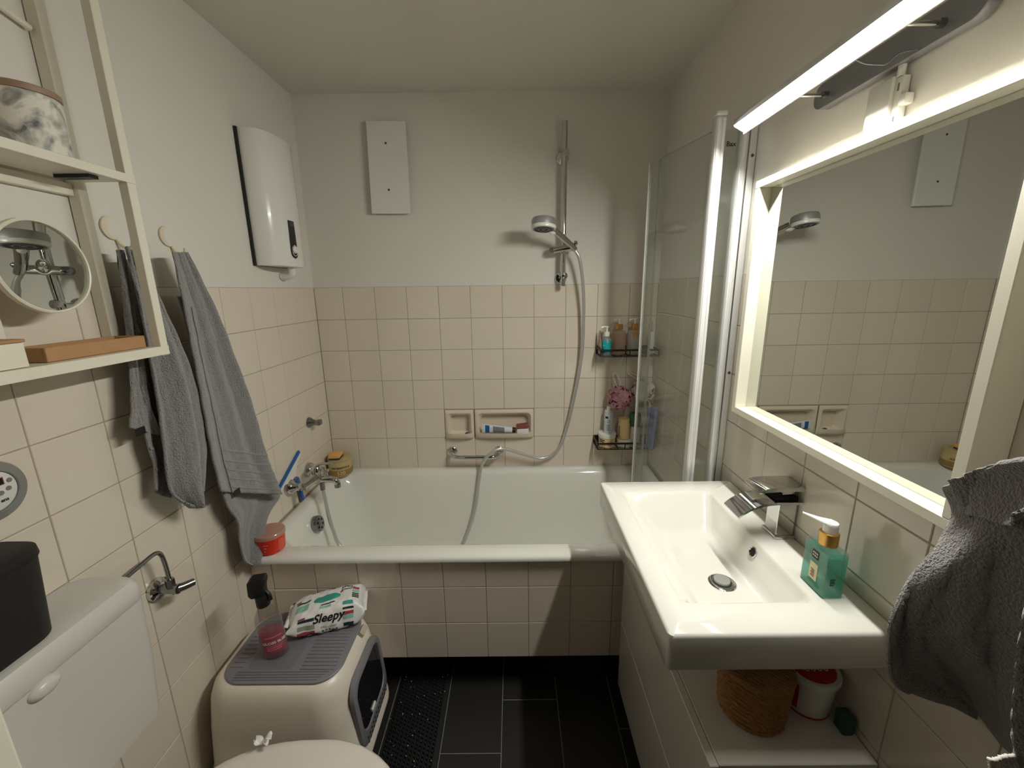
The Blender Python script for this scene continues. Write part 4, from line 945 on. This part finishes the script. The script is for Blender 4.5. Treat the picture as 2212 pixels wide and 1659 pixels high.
for dy, dz in ((.022, -.002), (.010, -.006), (-.004, -.006), (-.018, -.002), (.026, .012)):
    obj('radio_key', lathe([(.0045, 0), (.004, .0012), (0, .0014)], (rc.x + .012, rc.y + dy, rc.z + dz), (1, 0, 0), 14, cap1=False), MT['ring'], fc)
obj('face_lettering', text_bm('ens', .009, lambda x, y, z: (rc.x + .0124, rc.y + .012 + x, rc.z - .020 + y), bold=.0003), MT['ink'], fc, 0)

# ================================================================== TOILET
to = thing('toilet', 'white toilet with closed lid in the lower left foreground', 'toilet', (.42, -1.405, 0))
tyc = -1.405
def egg(z, s, x0, x1, wd, n=48):
    out = []; xm = x0 + (x1 - x0) * .55
    for k in range(n):
        a = 2 * math.pi * k / n; c_, s_ = math.cos(a), math.sin(a)
        rx = (x1 - xm) if c_ >= 0 else (xm - x0); e = 1.0 if c_ >= 0 else .75
        out.append(Vector((xm + rx * s * math.copysign(abs(c_) ** e, c_), tyc + wd * s * math.copysign(abs(s_) ** (1 if c_ >= 0 else .8), s_), z)))
    return out
obj('pan', loft([egg(.0005, 1, .18, .56, .105), egg(.02, 1, .18, .56, .10), egg(.14, 1, .18, .58, .10), egg(.26, 1, .17, .64, .14), egg(.36, 1, .16, .685, .175), egg(.405, 1, .16, .695, .183)]), MT['ceramic'], to, 50)
obj('seat_ring', loft([egg(.4055, 1, .20, .700, .188), egg(.410, 1, .198, .704, .190), egg(.424, 1, .198, .704, .190), egg(.427, .99, .20, .702, .189)]), MT['seat'], to, 50)
obj('lid', loft([egg(.4275, 1, .20, .703, .190), egg(.431, 1, .198, .706, .192), egg(.440, 1, .198, .706, .192), egg(.446, .975, .20, .704, .191), egg(.450, .90, .20, .70, .19), egg(.4535, .65, .20, .70, .19), egg(.4545, .3, .2, .7, .19)]), MT['seat'], to, 50)
for y in (-.06, .06): obj('hinge', cyl((.19, tyc + y - .02, .432), (.19, tyc + y + .02, .432), .011, n=16), MT['chrome_d'], to)
obj('flush_pipe', tube([(.07, tyc, .556), (.07, tyc, .40), (.075, tyc, .335), (.10, tyc, .30), (.20, tyc, .295)], .022, 16, 6), MT['wplastic'], to)

# ================================================================== CAT LITTER BOX
lx_ = thing('litter_box', 'white hooded cat litter box with ribbed grey top and side door', 'litter box', (.24, -.88, 0))
def lsec(z, x0, x1, y0, y1, r): return rr3(x0, x1, y0, y1, r, z, 10)
LX0, LX1, LY0, LY1 = .012, .468, -1.088, -.732
obj('base_tray', loft([lsec(.0006, LX0 + .03, LX1 - .03, LY0 + .03, LY1 - .02, .07), lsec(.01, LX0 + .022, LX1 - .022, LY0 + .022, LY1 - .012, .075), lsec(.085, LX0 + .004, LX1 - .006, LY0 + .004, LY1 - .003, .09)]), MT['greyd'], lx_, 50)
hood = [lsec(.0855, LX0 + .002, LX1 + .002, LY0 + .002, LY1, .09), lsec(.084, LX0 - .004, LX1 + .010, LY0 - .006, LY1 + .002, .095), lsec(.098, LX0 - .004, LX1 + .010, LY0 - .006, LY1 + .002, .095), lsec(.112, LX0 + .002, LX1 + .000, LY0 + .004, LY1, .09),
        lsec(.25, LX0 + .012, LX1 - .018, LY0 + .014, LY1 - .006, .085), lsec(.345, LX0 + .020, LX1 - .032, LY0 + .024, LY1 - .012, .085), lsec(.378, LX0 + .030, LX1 - .044, LY0 + .034, LY1 - .018, .08), lsec(.394, LX0 + .044, LX1 - .060, LY0 + .046, LY1 - .028, .075), lsec(.399, LX0 + .060, LX1 - .076, LY0 + .060, LY1 - .040, .07)]
obj('hood', loft(hood, False, True), MT['litter'], lx_, 50)
tx0, tx1, ty0, ty1 = LX0 + .058, LX1 - .052, LY0 + .052, LY1 - .036
tp = obj('top_panel', loft([lsec(.3995, tx0, tx1, ty0, ty1, .07), lsec(.4025, tx0 + .001, tx1 - .001, ty0 + .001, ty1 - .001, .07), lsec(.4035, tx0 + .004, tx1 - .004, ty0 + .004, ty1 - .004, .068)]), MT['grey'], lx_, 50)
obj('smooth_pad', loft([lsec(.4036, tx0 + .065, tx0 + .205, ty0 + .045, ty1 - .02, .018), lsec(.4046, tx0 + .067, tx0 + .203, ty0 + .047, ty1 - .022, .017)]), mat('pad_grey', (112, 110, 117), .4), tp, 50)
def ribs(xa, xb, n, ya, yb):
    for k in range(n):
        y = ya + (yb - ya) * k / (n - 1)
        obj('rib', tube([(xa, y, .4020), (xa + .004, y, .4038), (xb - .004, y, .4038), (xb, y, .4020)], .0032, 8, 1), MT['grey'], tp)
ribs(tx0 + .225, tx1 - .018, 16, ty0 + .045, ty1 - .03)
for k in range(4): obj('rib', tube([(tx0 + .045, ty0 + .012 + k * .0085, .4020), (tx0 + .05, ty0 + .012 + k * .0085, .4038), (tx1 - .06 + k * .008, ty0 + .012 + k * .0085, .4038), (tx1 - .055 + k * .008, ty0 + .012 + k * .0085, .4020)], .003, 8, 1), MT['grey'], tp)
ribs(tx0 + .016, tx0 + .055, 12, ty0 + .055, ty1 - .04)
# door on the right side (faces +x, leans with the hood)
def dx(z): return LX1 + .002 - (z - .112) * .085
def dsec(y0, y1, z0, z1, r, off, k=8): return [Vector((dx(z) + off - .02 * max(0, (z - .33) / .06) ** 2, y, z)) for y, z in rrect(y0, y1, z0, z1, r, k)]
dyc0, dyc1 = -1.020, -.790
df_ = obj('door_frame', loft([dsec(dyc0, dyc1, .118, .352, .05, -.010), dsec(dyc0, dyc1, .118, .352, .05, .002), dsec(dyc0 + .004, dyc1 - .004, .122, .348, .048, .005), dsec(dyc0 + .018, dyc1 - .018, .160, .336, .04, .005), dsec(dyc0 + .020, dyc1 - .020, .162, .334, .04, .0005)], True, True), MT['grey'], lx_, 40)
obj('door_flap', loft([dsec(dyc0 + .022, dyc1 - .022, .164, .332, .038, .0007), dsec(dyc0 + .022, dyc1 - .022, .164, .332, .038, .0025)]), MT['smoke'], df_, 40)
obj('latch', box(dx(.2) + .003, dx(.2) + .009, -.935, -.905, .172, .184, .002), MT['wplastic'], df_)
hl = B()
for k in range(12):
    for r_ in range(2):
        y = dyc0 + .030 + k * .0155; z = .128 + r_ * .016
        lathe([(.0036, 0), (.0036, .0007)], (dx(z) + .0050, y, z), (1, 0, .08), 10, bm=hl)
obj('vent_holes', hl, MT['dark'], df_, 0)
tp_ = obj('worn_tape', box(LX1 - .055, LX1 - .036, -.855, -.818, .3805, .3945, mtx=None), mat('worn_tape_grey', (188, 176, 158), .7), lx_, 0)
tp_.rotation_euler = (0, .75, 0)
# spray bottle on the litter box
sbt = thing('spray_bottle', 'clear spray bottle of pink liquid with black trigger on the litter box', 'bottle', (.196, -.936, .4050), (0, -.07, .25))
sbt.scale = (1.1, 1.1, 1.12)
pr1 = [(.026, 0), (.030, .003), (.030, .108), (.027, .126), (.018, .146), (.0125, .156), (.0125, .165)]
obj('bottle_body', lathe(pr1, n=36, sx=1.1, sy=.75), MT['clearp'], sbt, 50, w=False)
obj('liquid', lathe([(.025, .003), (.0285, .006), (.0285, .080)], n=32, sx=1.1, sy=.73), MT['pinkliq'], sbt, 50, w=False)
hd_ = obj('trigger_head', lathe([(.0165, .158), (.017, .162), (.016, .186), (.014, .190)], n=24), MT['black'], sbt, 40, w=False)
obj('spray_head', prism([(-.020, .1895), (-.026, .200), (-.022, .236), (-.012, .244), (.020, .242), (.022, .232), (.016, .215), (.013, .198), (.013, .1895)], lambda a, b_, d_: (a, d_, b_), -.0145, .0145, bev=.003), MT['black'], hd_, 40, w=False)
obj('trigger', tube([(.012, 0, .198), (.020, -.004, .188), (.022, -.006, .172)], .005, 8, 4, flat=1), MT['black'], hd_, w=False)
def bwrap(a0, zc): return lambda x, y, d_: (1.1 * .0308 * math.cos(a0 + x / .030), .75 * .0308 * math.sin(a0 + x / .030), zc + y)
va = math.radians(-75)
lbl = obj('pink_label', grid(18, 4, lambda u, v: Vector((1.1 * .0304 * math.cos(va - .9 + 1.9 * u), .75 * .0304 * math.sin(va - .9 + 1.9 * u), .020 + .070 * v))), clear('pink_label_film', (238, 184, 194), .5, .2, 1.4, (220, 136, 152)), sbt, 60, w=False)
obj('label_lettering', text_bm('GLOSS BLISS', .0105, bwrap(va + .1, .052), bold=.0003), MT['foil'], lbl, 0, w=False)
ln = B()
for k, (a, b_, z) in enumerate(((-.6, .75, .068), (-.7, .8, .042), (-.6, .6, .036), (-.6, .5, .030))):
    grid(10, 1, lambda u, v: Vector((1.1 * .0308 * math.cos(va + a + (b_ - a) * u), .75 * .0308 * math.sin(va + a + (b_ - a) * u), z + (.0012 if k == 1 else .0025) * v)), ln)
obj('label_lines', ln, MT['pinkl'], lbl, 0, w=False)
# wet wipes pack
wp_ = thing('wipes_pack', 'white soft pack of wet wipes with teal lid on the litter box', 'wipes', (.300, -.800, .4074), (0, 0, .30))
WL2, WW, WH = .226, .112, .080
def pk(u, t, off=0.0):
    """pack surface: u along -1..1, t angle (0 = front, pi/2 = top, pi = back)"""
    e = max(0, 1 - abs(u) ** 5); hz = .20 + .80 * e ** .7; wz = .97 + .06 * (1 - e)
    c_, s_ = math.cos(t), math.sin(t)
    cy, cz = math.copysign(abs(c_) ** .42, c_), math.copysign(abs(s_) ** .6, s_)
    wr_ = .0011 * math.sin(13 * u + 4 * t) + .0007 * math.sin(27 * u - 7 * t)
    x = u * WL2 / 2 + .006 * math.sin(3 * t) * abs(u) ** 4
    lift = .010 * (u - .2) * max(0, s_)
    y = -(WW / 2 * wz + off + wr_) * cy - .012 * (1 - cz) * (1 if c_ > 0 else 0); z = WH / 2 + (WH / 2 * hz + off + wr_) * cz + lift
    return Vector((x, y, max(z, .0)))
bm = loft([[pk(-1 + 2 * k / 40, 2 * math.pi * j / 64) for j in range(64)] for k in range(41)])
obj('pack_film', bm, MT['foil'], wp_, 70, w=False)
for sgn in (-1, 1):
    obj('crimped_end', grid(2, 16, lambda u, v: Vector((sgn * (WL2 / 2 - .001 + .012 * u), -.055 + .110 * v, .040 + .0015 * math.sin(30 * v) + .004 * math.sin(5 * v + u)))), MT['foil'], wp_, 60, w=False, solid=.001)
def pt(u, v, off=.0011):
    """front face v -1..1 (bottom to top), top face v 1..3 (front to back)"""
    if v <= 1:
        q = .812 * v; t = math.asin(math.copysign(abs(q) ** (1 / .6), q))
    else:
        q = .864 * (2 - v); t = math.acos(math.copysign(abs(q) ** (1 / .42), q))
    return pk(u, t, off)
def decal(nm, m, u0, u1, v0, v1, off=.0011, skew=0):
    return obj(nm, grid(16, 10, lambda a, b_: pt(u0 + (u1 - u0) * a + skew * b_, v0 + (v1 - v0) * b_, off)), m, wp_, 60, w=False)
obj('resealable_lid', loft([[pt(.02 + .36 * rr_ * math.copysign(abs(math.cos(2 * math.pi * k / 48)) ** .7, math.cos(2 * math.pi * k / 48)), 1.92 + .27 * rr_ * math.sin(2 * math.pi * k / 48), o_) for k in range(48)] for rr_, o_ in ((1, .0005), (1, .0030), (.93, .0042), (.5, .0042), (.05, .0042))], False, True), MT['teal'], wp_, 50, w=False)
def ptext(s, size, uc, vc, kt, off=.0016, m='ink', shear=0, bold=0):
    obj('pack_lettering', text_bm(s, size, lambda x, y, z: pt(uc + x / (WL2 / 2), vc + y * kt, off), shear, bold), MT[m], wp_, 0, w=False)
ptext('Sleepy', .036, .06, .42, 29, shear=.35, bold=.0008)
ptext('easy clean', .012, .06, -.35, 29, shear=.3, m='sage')
for k in range(5): decal('print_icon', MT['greyd'], -.12 + .09 * k, -.07 + .09 * k, -.82, -.66)
decal('print_ink', MT['ink'], -.14, .24, 1.36, 1.44); decal('print_teal', MT['tealp'], -.16, .14, 1.14, 1.28)
decal('print_navy', MT['tealn'], -.74, -.30, .42, .68); decal('print_rose', MT['rose'], -.74, -.54, .72, .86); decal('print_sage', MT['sage'], -.74, -.30, -.32, .08); decal('print_rose', MT['rose'], -.74, -.30, -.80, -.50); decal('print_ink', MT['ink'], -.74, -.30, -.94, -.82)
decal('print_teal', MT['teal'], .46, .74, 1.04, 1.24); decal('print_ink', MT['ink'], .46, .74, .76, .90); decal('print_rose', MT['rose'], .46, .74, .34, .60); decal('print_teal', MT['tealp'], .46, .74, -.04, .30); decal('print_navy', MT['tealn'], .46, .74, -.82, -.40)
decal('print_ink', MT['ink'], -.82, -.46, 2.08, 2.20, skew=.04); decal('print_teal', MT['tealp'], -.80, -.48, 1.34, 1.90, skew=.02); decal('print_rose', MT['rose'], -.82, -.70, 2.26, 2.40)
decal('print_rose', MT['rose'], .72, .92, 2.34, 2.54); decal('print_teal', MT['tealp'], .72, .92, 2.02, 2.28)
for k in range(3): decal('print_ink', MT['ink'], .72, .92, 1.50 + .16 * k, 1.60 + .16 * k)
decal('open_tab_edge', MT['ink'], .40, .70, 2.34, 2.80, off=.0012); decal('open_tab', MT['foil'], .415, .685, 2.38, 2.76, off=.0016)
decal('open_tab_end', MT['redlabel'], .36, .44, 2.20, 2.34)
ptext('OPEN', .013, .55, 2.57, 20, bold=.0004, off=.0022)
ptext('Sl', .020, .12, 2.90, 20, shear=.25, bold=.0005)
# torn tissue and litter mat
ti = on(2, .4595, 565, 1604)
obj('tissue_scrap', grid(10, 6, lambda u, v: Vector((.338 + .034 * (u - .5), -1.232 + .018 * (v - .5) * (1 + .5 * math.sin(9 * u)), .4645 + .006 * math.sin(7 * u + 2) + .005 * math.sin(11 * v + 4 * u)))), MT['foil'], None, 60, label='small torn white tissue scrap at the edge of the toilet lid', cat='tissue', solid=.0006)
mt_ = thing('litter_mat', 'black honeycomb litter mat on the floor beside the litter box', 'mat', (.55, -.95, .0006))
obj('mat_base', box(.485, .672, -1.27, -.60, .0006, .006, .002), MT['rubber'], mt_)
hx_ = B(); R_ = .0075
for i in range(13):
    for j in range(58):
        x = .494 + i * R_ * 1.9; y = -1.372 + (j + .5 * (i % 2)) * R_ * 1.75
        if y > -.607 or x > .664 or y < -1.262: continue
        for k in range(6):
            a0, a1 = math.radians(60 * k), math.radians(60 * k + 60)
            q = [hx_.verts.new((x + r * math.cos(a), y + r * math.sin(a), z)) for r, z in ((R_ * 1.0, .0061), (R_ * .74, .0105)) for a in (a0, a1)]
            hx_.faces.new((q[0], q[1], q[3], q[2]))
obj('honeycomb_ridges', hx_, MT['rubber'], mt_, 0, kind='stuff', recalc=False)
cr = B(); rnd = random.Random(11)
for k in range(70):
    x, y = rnd.uniform(.49, .66), rnd.uniform(-1.25, -.66); s = rnd.uniform(.0009, .0022)
    t = B(); bmesh.ops.create_icosphere(t, subdivisions=1, radius=s); join(cr, t, Matrix.Translation((x, y, .0113 + s * .5)))
obj('litter_crumbs', cr, MT['crumb'], None, 0, label='white litter crumbs scattered on the black mat', cat='litter', kind='stuff')

# ================================================================== TOWELS at the right edge
rtw = thing('bath_towel', 'dark grey plush towel bunched over a wall hook at the right edge', 'towel', (1.55, -1.5, .80))
ga, fa = cloth(1, -1.470, [(2030, 1045), (2044, 1105), (2005, 1170), (1925, 1255), (1890, 1330), (1884, 1400), (1912, 1448), (2040, 1500), (2120, 1560), (2168, 1612)],
               [(2250, 985), (2290, 1030), (2300, 1090), (2300, 1160), (2300, 1230), (2290, 1300), (2270, 1390), (2240, 1470), (2215, 1550), (2190, 1622)], [(1, .8, .4, 2), (2, .5, 1.8, -1), (3, .3, .6, 3)], .018, .0, 70, 110, base2=-1.60)
obj('towel_body', ga, MT['towelb'], rtw, 80, solid=.008)
gc, fc_ = cloth(1, -1.500, [(2044, 1034), (2052, 1062), (2068, 1090), (2084, 1118)], [(2290, 962), (2285, 1020), (2240, 1075), (2180, 1112)], [(1, .8, 2.2, 1), (2, .3, 0, 1)], .012, .012, 50, 30, base2=-1.60)
obj('folded_collar', gc, MT['towelb'], rtw, 80, solid=.004)
obj('stitched_edge', tube([fa(0, .18 + .40 * k / 24) + Vector((-.002, -.004, 0)) for k in range(25)], .0028, 6, 2), MT['towel'], rtw)
obj('wall_hook', lathe([(.014, 0), (.013, .006), (.006, .012), (.006, .05), (.011, .056), (0, .06)], (XR - .001, -1.565, 1.268), (-1, 0, 0), 18, cap1=False), MT['chrome'], rtw)
rt2 = thing('bath_towel', 'lighter grey towel hanging closest to the camera at the right edge', 'towel', (1.45, -1.63, .9))
gd, fd = cloth(1, -1.636, [(2218, 1270), (2192, 1340), (2175, 1420), (2164, 1520), (2168, 1600), (2186, 1680)], [(2330, 1230), (2340, 1320), (2340, 1420), (2340, 1520), (2340, 1600), (2340, 1690)], [(1, .8, 1, 1), (2, .4, 0, 0)], .012, .01, 50, 60)
obj('towel_body', gd, MT['towel'], rt2, 80, solid=.008)
ge, fe = cloth(1, -1.645, [(2132, 1636), (2130, 1660), (2128, 1690)], [(2190, 1628), (2196, 1660), (2200, 1700)], [(1, .8, 1, 1)], .004, .006, 20, 16)
obj('pale_tag', ge, MT['cord'], rt2, 80, solid=.003)
